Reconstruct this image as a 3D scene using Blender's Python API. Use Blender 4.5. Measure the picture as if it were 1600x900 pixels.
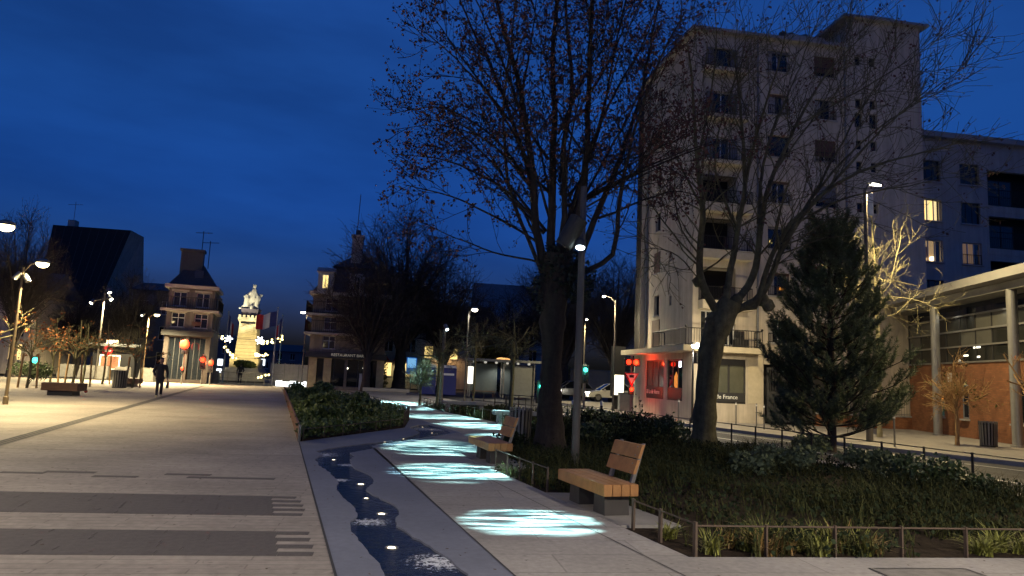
import bpy, bmesh, math, random
import numpy as np
from mathutils import Vector, Matrix
for o in list(bpy.data.objects): bpy.data.objects.remove(o)
R = math.radians
scn = bpy.context.scene
COL = scn.collection
# ---------------------------------------------------------------- camera
FPX = 1100.0; CAMH = 1.6
ROLL = math.atan(.045); YAW = math.atan(390/FPX); PIT = math.atan(140*math.cos(ROLL)/FPX)
cf = np.array([math.sin(YAW)*math.cos(PIT), math.cos(YAW)*math.cos(PIT), math.sin(PIT)])
_r = np.array([math.cos(YAW), -math.sin(YAW), 0.0]); _u = np.cross(_r, cf)
cr = _r*math.cos(ROLL) + _u*math.sin(ROLL); cu = -_r*math.sin(ROLL) + _u*math.cos(ROLL)
cc = np.array([0, 0, CAMH])
cam = bpy.data.cameras.new('camera'); camo = bpy.data.objects.new('camera', cam); COL.objects.link(camo)
cam.sensor_width = 36; cam.lens = 36*FPX/1600; cam.clip_end = 5000; cam.clip_start = .05
M = Matrix.Identity(4)
for i in range(3):
    M[i][0] = cr[i]; M[i][1] = cu[i]; M[i][2] = -cf[i]; M[i][3] = cc[i]
camo.matrix_world = M
scn.camera = camo
# ---------------------------------------------------------------- sky and exposure (blue hour, sun below the horizon)
w = bpy.data.worlds.new('World'); scn.world = w; w.use_nodes = True
nt = w.node_tree; bg = nt.nodes['Background']
sky = nt.nodes.new('ShaderNodeTexSky'); sky.sky_type = 'NISHITA'; sky.sun_disc = False
sky.sun_elevation = R(1.0); sky.sun_rotation = R(200); sky.altitude = 100; sky.air_density = 1.0; sky.dust_density = .4; sky.ozone_density = 6.0
tc = nt.nodes.new('ShaderNodeTexCoord')
mp = nt.nodes.new('ShaderNodeMapping'); mp.inputs['Scale'].default_value = (1.2, 1.2, 4.5); mp.inputs['Location'].default_value = (3, 1, .5)
nz = nt.nodes.new('ShaderNodeTexNoise'); nz.inputs['Scale'].default_value = 1.5; nz.inputs['Detail'].default_value = 5; nz.inputs['Roughness'].default_value = .55
rp = nt.nodes.new('ShaderNodeValToRGB'); rp.color_ramp.elements[0].position = .36; rp.color_ramp.elements[1].position = .62
rp.color_ramp.elements[0].color = (.66, .66, .70, 1); rp.color_ramp.elements[1].color = (1, 1, 1, 1)
mx = nt.nodes.new('ShaderNodeMixRGB'); mx.blend_type = 'MULTIPLY'; mx.inputs[0].default_value = 1
nt.links.new(tc.outputs['Generated'], mp.inputs['Vector']); nt.links.new(mp.outputs[0], nz.inputs['Vector'])
nt.links.new(nz.outputs['Fac'], rp.inputs[0]); nt.links.new(sky.outputs[0], mx.inputs[1]); nt.links.new(rp.outputs[0], mx.inputs[2])
# low cloud bank all round the horizon: darker, bluer air towards the ground
sz = nt.nodes.new('ShaderNodeSeparateXYZ'); nt.links.new(tc.outputs['Generated'], sz.inputs[0])
hz = nt.nodes.new('ShaderNodeValToRGB'); hz.color_ramp.interpolation = 'EASE'
hz.color_ramp.elements[0].position = .0; hz.color_ramp.elements[0].color = (.07,.16,.50,1)
hz.color_ramp.elements[1].position = .42; hz.color_ramp.elements[1].color = (2.0,1.02,1,1)
e_ = hz.color_ramp.elements.new(.17); e_.color = (.95,.62,.83,1)
nt.links.new(sz.outputs[2], hz.inputs[0])
m2 = nt.nodes.new('ShaderNodeMixRGB'); m2.blend_type = 'MULTIPLY'; m2.inputs[0].default_value = 1
nt.links.new(mx.outputs[0], m2.inputs[1]); nt.links.new(hz.outputs[0], m2.inputs[2]); nt.links.new(m2.outputs[0], bg.inputs['Color'])
bg.inputs['Strength'].default_value = .128
scn.view_settings.view_transform = 'Standard'; scn.view_settings.look = 'None'
scn.view_settings.gamma = 1; scn.view_settings.exposure = 1.5; scn.view_settings.use_curve_mapping = False
scn.render.engine = 'CYCLES'
# ---------------------------------------------------------------- pixel helpers (a pixel gives a direction, the ground gives the distance)
def ray(x, y): return cf + cr*((x-800)/FPX) + cu*((450-y)/FPX)
def G(x, y, z=0.0):
    d = ray(x, y); t = (z-CAMH)/d[2]; p = cc + d*t; return Vector((p[0], p[1], z))
def proj(p):
    d = np.array(p)-cc; k = d@cf; return 800+FPX*(d@cr)/k, 450-FPX*(d@cu)/k, k
def ztop(b, y):
    lo, hi = -2., 90.
    for _ in range(50):
        m = (lo+hi)/2
        if proj((b[0], b[1], m))[1] > y: lo = m
        else: hi = m
    return lo
def AT(x, y, dep):
    p = cc + ray(x, y)*dep; return Vector(p)
# ---------------------------------------------------------------- materials
MATS = {}
def mat(name, col, rough=.8, metal=0, var=.15, scale=4, bump=0, bscale=40, spec=.5, emit=None, estr=0, alpha=1, var2=0, s2=.4, coat=0, trans=0, streak=0):
    if name in MATS: return MATS[name]
    m = bpy.data.materials.new(name); m.use_nodes = True; n = m.node_tree; b = n.nodes['Principled BSDF']
    b.inputs['Roughness'].default_value = rough; b.inputs['Metallic'].default_value = metal
    b.inputs['Specular IOR Level'].default_value = spec
    b.inputs['Base Color'].default_value = (*col, 1)
    if coat: b.inputs['Coat Weight'].default_value = coat
    if trans: b.inputs['Transmission Weight'].default_value = trans
    t = n.nodes.new('ShaderNodeTexCoord')
    if var:
        no = n.nodes.new('ShaderNodeTexNoise'); no.inputs['Scale'].default_value = scale; no.inputs['Detail'].default_value = 6; no.inputs['Roughness'].default_value = .65
        n.links.new(t.outputs['Object'], no.inputs['Vector'])
        mr = n.nodes.new('ShaderNodeMapRange'); mr.inputs[1].default_value = .3; mr.inputs[2].default_value = .7
        mr.inputs[3].default_value = 1-var; mr.inputs[4].default_value = 1+var
        n.links.new(no.outputs['Fac'], mr.inputs[0]); last = mr.outputs[0]
        if var2:
            n2 = n.nodes.new('ShaderNodeTexNoise'); n2.inputs['Scale'].default_value = s2; n2.inputs['Detail'].default_value = 4
            n.links.new(t.outputs['Object'], n2.inputs['Vector'])
            m2 = n.nodes.new('ShaderNodeMapRange'); m2.inputs[1].default_value = .3; m2.inputs[2].default_value = .7
            m2.inputs[3].default_value = 1-var2; m2.inputs[4].default_value = 1+var2
            n.links.new(n2.outputs['Fac'], m2.inputs[0])
            mu = n.nodes.new('ShaderNodeMath'); mu.operation = 'MULTIPLY'; n.links.new(last, mu.inputs[0]); n.links.new(m2.outputs[0], mu.inputs[1]); last = mu.outputs[0]
        vm = n.nodes.new('ShaderNodeVectorMath'); vm.operation = 'SCALE'; vm.inputs[0].default_value = col
        n.links.new(last, vm.inputs['Scale']); n.links.new(vm.outputs[0], b.inputs['Base Color'])
    if streak:
        ms = n.nodes.new('ShaderNodeMapping'); ms.inputs['Scale'].default_value = (2.2,2.2,.12); n.links.new(t.outputs['Object'], ms.inputs[0])
        n3 = n.nodes.new('ShaderNodeTexNoise'); n3.inputs['Scale'].default_value = 1.6; n3.inputs['Detail'].default_value = 6; n3.inputs['Roughness'].default_value = .7; n.links.new(ms.outputs[0], n3.inputs['Vector'])
        m3 = n.nodes.new('ShaderNodeMapRange'); m3.inputs[1].default_value = .38; m3.inputs[2].default_value = .68; m3.inputs[3].default_value = 1-streak; m3.inputs[4].default_value = 1.08
        n.links.new(n3.outputs['Fac'], m3.inputs[0]); v3 = n.nodes.new('ShaderNodeVectorMath'); v3.operation = 'SCALE'
        n.links.new(b.inputs['Base Color'].links[0].from_socket, v3.inputs[0]); n.links.new(m3.outputs[0], v3.inputs['Scale']); n.links.new(v3.outputs[0], b.inputs['Base Color'])
    if bump:
        nb = n.nodes.new('ShaderNodeTexNoise'); nb.inputs['Scale'].default_value = bscale; nb.inputs['Detail'].default_value = 5
        n.links.new(t.outputs['Object'], nb.inputs['Vector'])
        bn = n.nodes.new('ShaderNodeBump'); bn.inputs['Strength'].default_value = bump; bn.inputs['Distance'].default_value = .02
        n.links.new(nb.outputs['Fac'], bn.inputs['Height']); n.links.new(bn.outputs[0], b.inputs['Normal'])
    if emit is not None:
        b.inputs['Emission Color'].default_value = (*emit, 1); b.inputs['Emission Strength'].default_value = estr*.42
    if alpha < 1: b.inputs['Alpha'].default_value = alpha
    MATS[name] = m; return m
# ---------------------------------------------------------------- mesh builder
class MB:
    def __init__(s): s.v = []; s.f = []
    def add(s, v, f):
        k = len(s.v); s.v += [tuple(p) for p in v]; s.f += [tuple(i+k for i in q) for q in f]; return s
    def box(s, x0, x1, y0, y1, z0, z1):
        if x0 > x1: x0, x1 = x1, x0
        if y0 > y1: y0, y1 = y1, y0
        return s.add([(x0,y0,z0),(x1,y0,z0),(x1,y1,z0),(x0,y1,z0),(x0,y0,z1),(x1,y0,z1),(x1,y1,z1),(x0,y1,z1)],
              [(3,2,1,0),(4,5,6,7),(0,1,5,4),(1,2,6,5),(2,3,7,6),(3,0,4,7)])
    def bbox(s, x0, x1, y0, y1, z0, z1, b=.01):      # box with chamfered vertical and top edges
        P = [(x0+b,y0),(x1-b,y0),(x1,y0+b),(x1,y1-b),(x1-b,y1),(x0+b,y1),(x0,y1-b),(x0,y0+b)]
        c = 2*b
        Q = [(x0+c,y0+b),(x1-c,y0+b),(x1-b,y0+c),(x1-b,y1-c),(x1-c,y1-b),(x0+c,y1-b),(x0+b,y1-c),(x0+b,y0+c)]
        v = [(*p,z0) for p in Q]+[(*p,z0+b) for p in P]+[(*p,z1-b) for p in P]+[(*p,z1) for p in Q]
        f = [tuple(range(7,-1,-1)), tuple(range(24,32))]
        for r in range(3):
            for i in range(8): j=(i+1)%8; f.append((r*8+i,r*8+j,(r+1)*8+j,(r+1)*8+i))
        return s.add(v,f)
    def prism(s, poly, z0, z1):
        n = len(poly); a = sum(poly[i][0]*poly[(i+1)%n][1]-poly[(i+1)%n][0]*poly[i][1] for i in range(n))
        if a < 0: poly = poly[::-1]
        v = [(p[0],p[1],z0) for p in poly]+[(p[0],p[1],z1) for p in poly]
        f = [tuple(range(n-1,-1,-1)), tuple(range(n,2*n))]+[(i,(i+1)%n,n+(i+1)%n,n+i) for i in range(n)]
        return s.add(v,f)
    def xprism(s, poly, x0, x1):                     # poly in (y,z), extruded along x
        n = len(poly); v = [(x0,p[0],p[1]) for p in poly]+[(x1,p[0],p[1]) for p in poly]
        a = sum(poly[i][0]*poly[(i+1)%n][1]-poly[(i+1)%n][0]*poly[i][1] for i in range(n))
        f = [tuple(range(n-1,-1,-1)), tuple(range(n,2*n))]+[(i,(i+1)%n,n+(i+1)%n,n+i) for i in range(n)]
        if a < 0: f = [q[::-1] for q in f]
        return s.add(v,f)
    def yprism(s, poly, y0, y1):                     # poly in (x,z), extruded along y
        m = MB().xprism(poly, y0, y1)
        return s.add([(p[1],p[0],p[2]) for p in m.v], [q[::-1] for q in m.f])
    def tube(s, pts, rad, n=8, caps=True):
        pts = [Vector(p) for p in pts]
        if not hasattr(rad,'__len__'): rad = [rad]*len(pts)
        v = []; a = None
        for i,p in enumerate(pts):
            d = (pts[min(i+1,len(pts)-1)]-pts[max(i-1,0)])
            d = d.normalized() if d.length > 1e-9 else Vector((0,0,1))
            if a is None:
                a = d.cross(Vector((1,0,0)) if abs(d.x) < .8 else Vector((0,1,0))).normalized()
            else:
                a = (a-d*a.dot(d)); a = a.normalized() if a.length > 1e-6 else d.orthogonal().normalized()
            b = d.cross(a)
            for k in range(n):
                t = 2*math.pi*k/n; v.append(p+(a*math.cos(t)+b*math.sin(t))*rad[i])
        f = []
        for i in range(len(pts)-1):
            for k in range(n):
                j = (k+1)%n; f.append((i*n+k,i*n+j,(i+1)*n+j,(i+1)*n+k))
        if caps: f.append(tuple(range(n-1,-1,-1))); f.append(tuple(range((len(pts)-1)*n,len(pts)*n)))
        return s.add(v,f)
    def lathe(s, prof, n=16, c=(0,0,0)):             # prof [(r,z)]
        return s.tube([(c[0],c[1],c[2]+z) for r,z in prof],[r for r,z in prof],n) if all(prof[i][1]!=prof[i+1][1] for i in range(len(prof)-1)) else s._lathe(prof,n,c)
    def _lathe(s, prof, n, c):
        v = []; f = []
        for r,z in prof:
            for k in range(n): t=2*math.pi*k/n; v.append((c[0]+r*math.cos(t),c[1]+r*math.sin(t),c[2]+z))
        for i in range(len(prof)-1):
            for k in range(n): j=(k+1)%n; f.append((i*n+k,i*n+j,(i+1)*n+j,(i+1)*n+k))
        f.append(tuple(range(n-1,-1,-1))); f.append(tuple(range((len(prof)-1)*n,len(prof)*n)))
        return s.add(v,f)
    def sphere(s, c, r, n=10, m=6):
        if not hasattr(r,'__len__'): r=(r,r,r)
        v=[(c[0],c[1],c[2]-r[2])]; f=[]
        for i in range(1,m):
            a=-math.pi/2+math.pi*i/m
            for k in range(n): t=2*math.pi*k/n; v.append((c[0]+r[0]*math.cos(a)*math.cos(t),c[1]+r[1]*math.cos(a)*math.sin(t),c[2]+r[2]*math.sin(a)))
        v.append((c[0],c[1],c[2]+r[2])); L=len(v)-1
        for k in range(n): f.append((0,1+(k+1)%n,1+k)); f.append((L,L-n+k,L-n+(k+1)%n))
        for i in range(m-2):
            for k in range(n): j=(k+1)%n; f.append((1+i*n+k,1+i*n+j,1+(i+1)*n+j,1+(i+1)*n+k))
        return s.add(v,f)
    def build(s, name, material, parent=None, smooth=False, **kw):
        me = bpy.data.meshes.new(name); me.from_pydata([tuple(p) for p in s.v],[],s.f); me.update()
        if smooth: me.polygons.foreach_set('use_smooth',[True]*len(me.polygons))
        me.materials.append(material)
        o = bpy.data.objects.new(name, me); COL.objects.link(o)
        if parent is not None: o.parent = parent
        return prop(o, **kw)
def prop(o, label=None, cat=None, group=None, kind=None):
    if label: o['label'] = label
    if cat: o['category'] = cat
    if group: o['group'] = group
    if kind: o['kind'] = kind
    return o
def thing(name, label, cat, loc=(0,0,0), rz=0, group=None, parent=None):
    o = bpy.data.objects.new(name, None); COL.objects.link(o); o.location = loc; o.rotation_euler = (0,0,rz)
    o.empty_display_size = .2
    if parent is not None: o.parent = parent
    return prop(o, label, cat, group)
def dup(o, parent=None, loc=None, rz=None, label=None, group=None):
    c = o.copy(); COL.objects.link(c); c.parent = parent
    if loc is not None: c.location = loc
    if rz is not None: c.rotation_euler = (0,0,rz)
    if label: c['label'] = label
    if group: c['group'] = group
    for ch in o.children: dup(ch, c)
    return c
def npmesh(name, V, F, material, parent=None, smooth=False, **kw):
    me = bpy.data.meshes.new(name); V = np.asarray(V,dtype=np.float32); F = np.asarray(F,dtype=np.int32)
    me.vertices.add(len(V)); me.vertices.foreach_set('co', V.ravel())
    k = F.shape[1]; me.loops.add(F.size); me.loops.foreach_set('vertex_index', F.ravel())
    me.polygons.add(len(F)); me.polygons.foreach_set('loop_start', np.arange(0,F.size,k,dtype=np.int32)); me.polygons.foreach_set('loop_total', np.full(len(F),k,dtype=np.int32))
    if smooth: me.polygons.foreach_set('use_smooth', np.ones(len(F),dtype=bool))
    me.update(calc_edges=True); me.validate(); me.materials.append(material)
    o = bpy.data.objects.new(name, me); COL.objects.link(o)
    if parent is not None: o.parent = parent
    return prop(o, **kw)
def text(name, s, size, material, parent, loc, rot, depth=.01, align='LEFT'):
    cu_ = bpy.data.curves.new(name,'FONT'); cu_.body = s; cu_.size = size; cu_.extrude = depth; cu_.align_x = align
    t = bpy.data.objects.new(name+'_tmp', cu_); COL.objects.link(t)
    dg = bpy.context.evaluated_depsgraph_get(); me = bpy.data.meshes.new_from_object(t.evaluated_get(dg))
    bpy.data.objects.remove(t); me.materials.clear(); me.materials.append(material)
    o = bpy.data.objects.new(name, me); COL.objects.link(o); o.parent = parent; o.location = loc; o.rotation_euler = rot
    return o
def light(name, parent, loc, power, color=(1,.8,.5), typ='SPOT', size=150, blend=.6, rad=.06, rot=(0,0,0)):
    l = bpy.data.lights.new(name, typ); l.energy = power*.36; l.color = color; l.shadow_soft_size = rad
    if typ == 'SPOT': l.spot_size = R(size); l.spot_blend = blend
    o = bpy.data.objects.new(name, l); COL.objects.link(o); o.parent = parent; o.location = loc; o.rotation_euler = rot
    return o
EANG = math.atan2(-.185,.983)     # the town's cross direction, slightly off square to the street
E2 = Vector((.983,-.185)); N2 = Vector((.185,.983))
WARM = (1,.80,.42); WHITE = (1,.93,.78); COOL = (.80,.93,1)
# ================================================================ GROUND
m_asph = mat('asphalt',(.055,.055,.058),.75,var=.25,scale=6,bump=.35,bscale=150,var2=.2,s2=.3)
m_conc = mat('plaza_concrete',(.305,.268,.228),.8,var=.2,scale=9,bump=.15,bscale=90,var2=.2,s2=.55)
m_prom = mat('promenade_concrete',(.315,.292,.265),.8,var=.18,scale=14,bump=.15,bscale=80,var2=.18,s2=.7)
m_strip = mat('blue_grey_concrete',(.165,.175,.215),.7,var=.12,scale=12,bump=.12,bscale=90,var2=.12,s2=.8)
m_pave = mat('pavement_concrete',(.27,.25,.22),.8,var=.15,scale=5,bump=.2,bscale=80,var2=.1)
m_dark = mat('dark_paver',(.10,.088,.08),.8,var=.18,scale=11,bump=.2,bscale=90,var2=.1)
m_joint = mat('joint_dark',(.04,.04,.042),.9)
m_soil = mat('soil',(.030,.021,.014),.95,spec=.1,var=.5,scale=9,bump=1,bscale=25)
m_steel_rust = mat('corten_steel',(.13,.06,.035),.75,var=.3,scale=7)
m_white = mat('white_paint',(.72,.72,.70),.6,var=.12,scale=20)
def joints(m, sx, sy, ang, dark=.78, wid=.006):
    n = m.node_tree; b = n.nodes['Principled BSDF']; src = b.inputs['Base Color'].links[0].from_socket
    t = n.nodes.new('ShaderNodeTexCoord'); mp = n.nodes.new('ShaderNodeMapping'); mp.inputs['Rotation'].default_value = (0,0,-ang)
    br = n.nodes.new('ShaderNodeTexBrick'); br.inputs['Scale'].default_value = 1; br.inputs['Brick Width'].default_value = sx; br.inputs['Row Height'].default_value = sy
    br.inputs['Mortar Size'].default_value = wid; br.inputs['Mortar Smooth'].default_value = .3; br.offset = .37
    br.inputs['Color1'].default_value = (.93,.93,.93,1); br.inputs['Color2'].default_value = (1.05,1.05,1.05,1); br.inputs['Mortar'].default_value = (dark,dark,dark,1)
    mu = n.nodes.new('ShaderNodeMixRGB'); mu.blend_type = 'MULTIPLY'; mu.inputs[0].default_value = 1
    n.links.new(t.outputs['Object'], mp.inputs[0]); n.links.new(mp.outputs[0], br.inputs['Vector'])
    n.links.new(src, mu.inputs[1]); n.links.new(br.outputs['Color'], mu.inputs[2])
    # small dark flecks: dead leaves and dirt trodden into the surface
    vo = n.nodes.new('ShaderNodeTexVoronoi'); vo.inputs['Scale'].default_value = 5.5; vo.inputs['Randomness'].default_value = 1
    mp2 = n.nodes.new('ShaderNodeMapping'); mp2.inputs['Scale'].default_value = (.8,1.6,1)
    n.links.new(t.outputs['Object'], mp2.inputs[0]); n.links.new(mp2.outputs[0], vo.inputs['Vector'])
    r = n.nodes.new('ShaderNodeMapRange'); r.inputs[1].default_value = .07; r.inputs[2].default_value = .12; r.inputs[3].default_value = .55; r.inputs[4].default_value = 1
    n.links.new(vo.outputs['Distance'], r.inputs[0])
    sc = n.nodes.new('ShaderNodeVectorMath'); sc.operation = 'SCALE'; n.links.new(mu.outputs[0], sc.inputs[0]); n.links.new(r.outputs[0], sc.inputs['Scale'])
    n.links.new(sc.outputs[0], b.inputs['Base Color'])
joints(m_conc, 1.1, .135, EANG, .68, .008)
joints(m_prom, 2.4, .6, EANG, .68, .010)
def sheet(name, poly, z, m, **kw):
    a = sum(poly[i][0]*poly[(i+1)%len(poly)][1]-poly[(i+1)%len(poly)][0]*poly[i][1] for i in range(len(poly)))
    if a < 0: poly = poly[::-1]
    return MB().add([(p[0],p[1],z) for p in poly],[tuple(range(len(poly)))]).build(name, m, **kw)
MB().add([(-1500,-300,-.12),(1500,-300,-.12),(1500,2500,-.12),(-1500,2500,-.12)],[(0,1,2,3)]).build('ground', m_asph, kind='structure')
PL = [(-60,-25),(.45,-25),(.72,5.85),(1.01,16.38),(1.82,49.5),(2.0,62),(-60,62)]
plaza = MB().prism(PL,-.4,0).build('plaza', m_conc, kind='structure')
# --- water channel loops
chR = [(1.72,4.3),(1.75,5.85),(1.74,6.28),(1.66,6.7),(1.58,7.19),(1.53,7.6),(1.57,7.91),(1.7,8.33),(1.73,8.65),(1.7,8.94),(1.58,9.5),(1.53,9.92),(1.66,10.3),(1.75,10.65),(1.82,11.1),(1.79,11.44),(1.70,11.9),(1.66,12.35),(1.70,12.8),(1.74,13.23),(1.9,13.82),(1.86,14.3),(2.5,15.2),(3.53,16.68),(4.2,17.4),(4.77,18.53),(5.25,19.4),(5.4,20.26),(5.36,21.2),(5.27,22.14),(4.94,22.05)]
chL = [(1.05,4.3),(1.1,5.87),(1.12,6.17),(1.07,6.5),(1.06,6.86),(1.03,7.4),(1.08,7.87),(1.2,8.2),(1.22,8.58),(1.18,9.2),(1.14,9.95),(1.22,10.4),(1.26,10.8),(1.22,11.6),(1.13,12.4),(1.11,13.21),(1.22,13.7),(1.33,14.0),(1.25,14.53),(1.5,15.0),(1.92,15.54),(2.92,16.61),(3.4,17.2),(3.81,18.01),(4.1,18.6),(4.32,19.21),(4.38,20.0),(4.41,20.95)]
def jag(l, amp, seed):
    rg = random.Random(seed); out=[]
    for i in range(len(l)-1):
        a,b = Vector(l[i]),Vector(l[i+1]); k = max(1,int((b-a).length/.12))
        for j in range(k):
            p = a.lerp(b,j/k); out.append((p.x+rg.uniform(-amp,amp),p.y+rg.uniform(-amp,amp)))
    out.append(l[-1]); return out
chan = jag(chR,.016,1)+jag(chL,.016,2)[::-1]
ST = [(.62,2.0),(.72,5.85),(1.01,16.38),(4.25,20.91),(5.18,24.69),(5.55,24.81),(5.56,19.44),(2.45,15.58),(2.12,5.59),(2.02,2.0)]
bm = bmesh.new()
def loop(pts,z):
    vs=[bm.verts.new((p[0],p[1],z)) for p in pts]; return vs,[bm.edges.new((vs[i],vs[(i+1)%len(vs)])) for i in range(len(vs))]
v1,e1 = loop(ST,0); v2,e2 = loop(chan,0)
bmesh.ops.triangle_fill(bm, edges=e1+e2, use_beauty=True)
for f in bm.faces:
    if f.normal.z < 0: f.normal_flip()
v3 = [bm.verts.new((v.co.x,v.co.y,-.11)) for v in v2]
for i in range(len(v2)):
    j=(i+1)%len(v2); bm.faces.new((v2[i],v2[j],v3[j],v3[i]))
me = bpy.data.meshes.new('water_strip'); bm.to_mesh(me); bm.free(); me.materials.append(m_strip)
o = bpy.data.objects.new('channel_paving', me); COL.objects.link(o); prop(o, kind='structure'); strip_o = o
# water
mw = bpy.data.materials.new('water'); mw.use_nodes = True; n = mw.node_tree; b = n.nodes['Principled BSDF']
b.inputs['Base Color'].default_value = (.012,.02,.045,1); b.inputs['Roughness'].default_value = .06; b.inputs['IOR'].default_value = 1.33
t = n.nodes.new('ShaderNodeTexCoord')
n1 = n.nodes.new('ShaderNodeTexNoise'); n1.inputs['Scale'].default_value = 5.5; n1.inputs['Detail'].default_value = 4; n1.inputs['Distortion'].default_value = 1.2
n2 = n.nodes.new('ShaderNodeTexNoise'); n2.inputs['Scale'].default_value = 38; n2.inputs['Detail'].default_value = 3
for q in (n1,n2): n.links.new(t.outputs['Object'], q.inputs['Vector'])
ad = n.nodes.new('ShaderNodeMath'); ad.operation='MULTIPLY_ADD'; ad.inputs[1].default_value=.35
n.links.new(n2.outputs['Fac'],ad.inputs[0]); n.links.new(n1.outputs['Fac'],ad.inputs[2])
bn = n.nodes.new('ShaderNodeBump'); bn.inputs['Strength'].default_value=.5; bn.inputs['Distance'].default_value=.06
n.links.new(ad.outputs[0],bn.inputs['Height']); n.links.new(bn.outputs[0],b.inputs['Normal'])
# froth where the stream tumbles over its stepped bed
vo = n.nodes.new('ShaderNodeTexNoise'); vo.inputs['Scale'].default_value=26; vo.inputs['Detail'].default_value=7; vo.inputs['Roughness'].default_value=.75
n.links.new(t.outputs['Object'],vo.inputs['Vector'])
dist = None      # froth gathers where the jets and steps of the channel are
for (fx_,fy_,fr_) in ((1.27,14.1,.55),(1.66,6.2,.40),(1.62,12.6,.30),(1.30,10.9,.25),(1.30,7.9,.30),(4.9,20.6,.9)):
    vd = n.nodes.new('ShaderNodeVectorMath'); vd.operation='DISTANCE'; vd.inputs[1].default_value=(fx_,fy_,-.018); n.links.new(t.outputs['Object'],vd.inputs[0])
    dv_ = n.nodes.new('ShaderNodeMath'); dv_.operation='DIVIDE'; dv_.inputs[1].default_value=fr_; n.links.new(vd.outputs['Value'],dv_.inputs[0])
    if dist is None: dist = dv_.outputs[0]
    else:
        mn = n.nodes.new('ShaderNodeMath'); mn.operation='MINIMUM'; n.links.new(dist,mn.inputs[0]); n.links.new(dv_.outputs[0],mn.inputs[1]); dist = mn.outputs[0]
mr = n.nodes.new('ShaderNodeMapRange'); mr.inputs[1].default_value=.3; mr.inputs[2].default_value=1.25; mr.inputs[3].default_value=.15; mr.inputs[4].default_value=-.14
n.links.new(dist,mr.inputs[0])
sm = n.nodes.new('ShaderNodeMath'); n.links.new(vo.outputs['Fac'],sm.inputs[0]); n.links.new(mr.outputs[0],sm.inputs[1])
r2 = n.nodes.new('ShaderNodeMapRange'); r2.inputs[1].default_value=.57; r2.inputs[2].default_value=.66
n.links.new(sm.outputs[0],r2.inputs[0])
mxc = n.nodes.new('ShaderNodeMixRGB'); mxc.inputs[1].default_value=(.012,.02,.045,1); mxc.inputs[2].default_value=(.75,.78,.8,1)
n.links.new(r2.outputs[0],mxc.inputs[0]); n.links.new(mxc.outputs[0],b.inputs['Base Color'])
bm = bmesh.new(); v2,e2 = loop(chan,-.018); bmesh.ops.triangle_fill(bm, edges=e2, use_beauty=True)
for f in bm.faces:
    if f.normal.z < 0: f.normal_flip()
me = bpy.data.meshes.new('water'); bm.to_mesh(me); bm.free(); me.materials.append(mw)
o = bpy.data.objects.new('water', me); COL.objects.link(o); prop(o, kind='structure')
# walkway
PROM = [(2.0,-25),(2.02,2.0),(2.12,5.59),(2.45,15.58),(5.56,19.44),(5.55,24.81),(5.18,24.69),(5.42,30.6),(4.71,46.5),(1.82,49.5),(1.9,50.5),(6.6,43.2),(8.0,36),(7.8,31),(8.2,24),(6.9,17.6),(4.05,12.6),(3.98,5.9),(12.2,4.43),(12.2,-25)]
prom = sheet('promenade', PROM, -.001, m_prom, kind='structure')
sheet('channel_apron', [(.45,-25),(.62,2),(2.02,2),(2.0,-25)], -.002, m_strip, kind='structure')
# dark joint lines between the pavings, recessed-looking slots laid as narrow strips
def strip2(name, pts, wd, z, m, parent=None, **kw):
    b_=MB()
    for a,c in zip(pts[:-1],pts[1:]):
        a=Vector(a);c=Vector(c);d=(c-a).normalized();nn=Vector((-d.y,d.x))*wd/2
        b_.add([(*(a-nn),z),(*(c-nn),z),(*(c+nn),z),(*(a+nn),z)],[(0,1,2,3)])
    return b_.build(name,m,parent,**kw)
strip2('joint',[(.62,2),(.72,5.85),(1.01,16.38)],.022,.004,m_joint,plaza)
strip2('joint',[(2.02,2),(2.12,5.59),(2.45,15.58)],.016,.004,m_joint,prom)
strip2('joint',[(3.55,4.2),(3.6,12.3)],.012,.004,m_joint,prom)
strip2('edging',[(2.6,15.75),(5.56,19.44),(5.55,24.81)],.06,.005,mat('pale_edging',(.42,.42,.40),.7),prom)
# inspection cover let into the promenade, worn round its rim
def frame_rect(a,b,wd,z,m,parent):
    q=[a,(b[0],a[1]),b,(a[0],b[1]),a]; return strip2('cover_joint',q,wd,z,m,parent)
def skew(pts): return [tuple((Vector((5.35,4.62))+E2*p[0]+N2*p[1])) for p in pts]
strip2('cover_joint',skew([(0,0),(1.0,0),(1.0,.62),(0,.62),(0,0)]),.018,.004,m_joint,prom)
sheet('inspection_cover',skew([(.02,.02),(.98,.02),(.98,.6),(.02,.6)]),.003,mat('cover_concrete',(.20,.185,.165),.8,var=.25,scale=8,bump=.2),kind='structure')
# dark bands of long pavers with fingered ends
pav = MB().bbox(-.497,.497,-.0655,.0655,-.01,.004,.0015)
def T2(t,s,o=(.3,0)): return Vector((o[0],o[1],0))+Vector((E2.x,E2.y,0))*t+Vector((N2.x,N2.y,0))*s
proto = pav.build('paver', m_dark, plaza); proto.location=(0,-20,-.2); first=[True]
def paver(x,y,sx=1):
    o = proto if first[0] else proto.copy()
    if not first[0]: COL.objects.link(o); o.parent=plaza
    first[0]=False; o.location=(x,y,.001); o.rotation_euler=(0,0,EANG); o.scale=(sx,1,1)
rg = random.Random(5)
for (y0,n_) in ((8.27,9),(6.54,7)):
    for r_ in range(n_):
        s = y0+.068+r_*.1345
        off = rg.choice((0,.33,.66))
        k = 0; tpos = 0
        ln = 1-off*.6
        while tpos < 6.5:
            p = Vector((.31,s,0))-Vector((E2.x,E2.y,0))*(tpos+ln/2)
            paver(p.x,p.y,ln*.999); tpos += ln; ln = 1
        if r_%2==0:
            f_ = .32+rg.uniform(-.03,.03); p = Vector((.31,s,0))+Vector((E2.x,E2.y,0))*f_/2; paver(p.x,p.y,f_)
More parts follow.
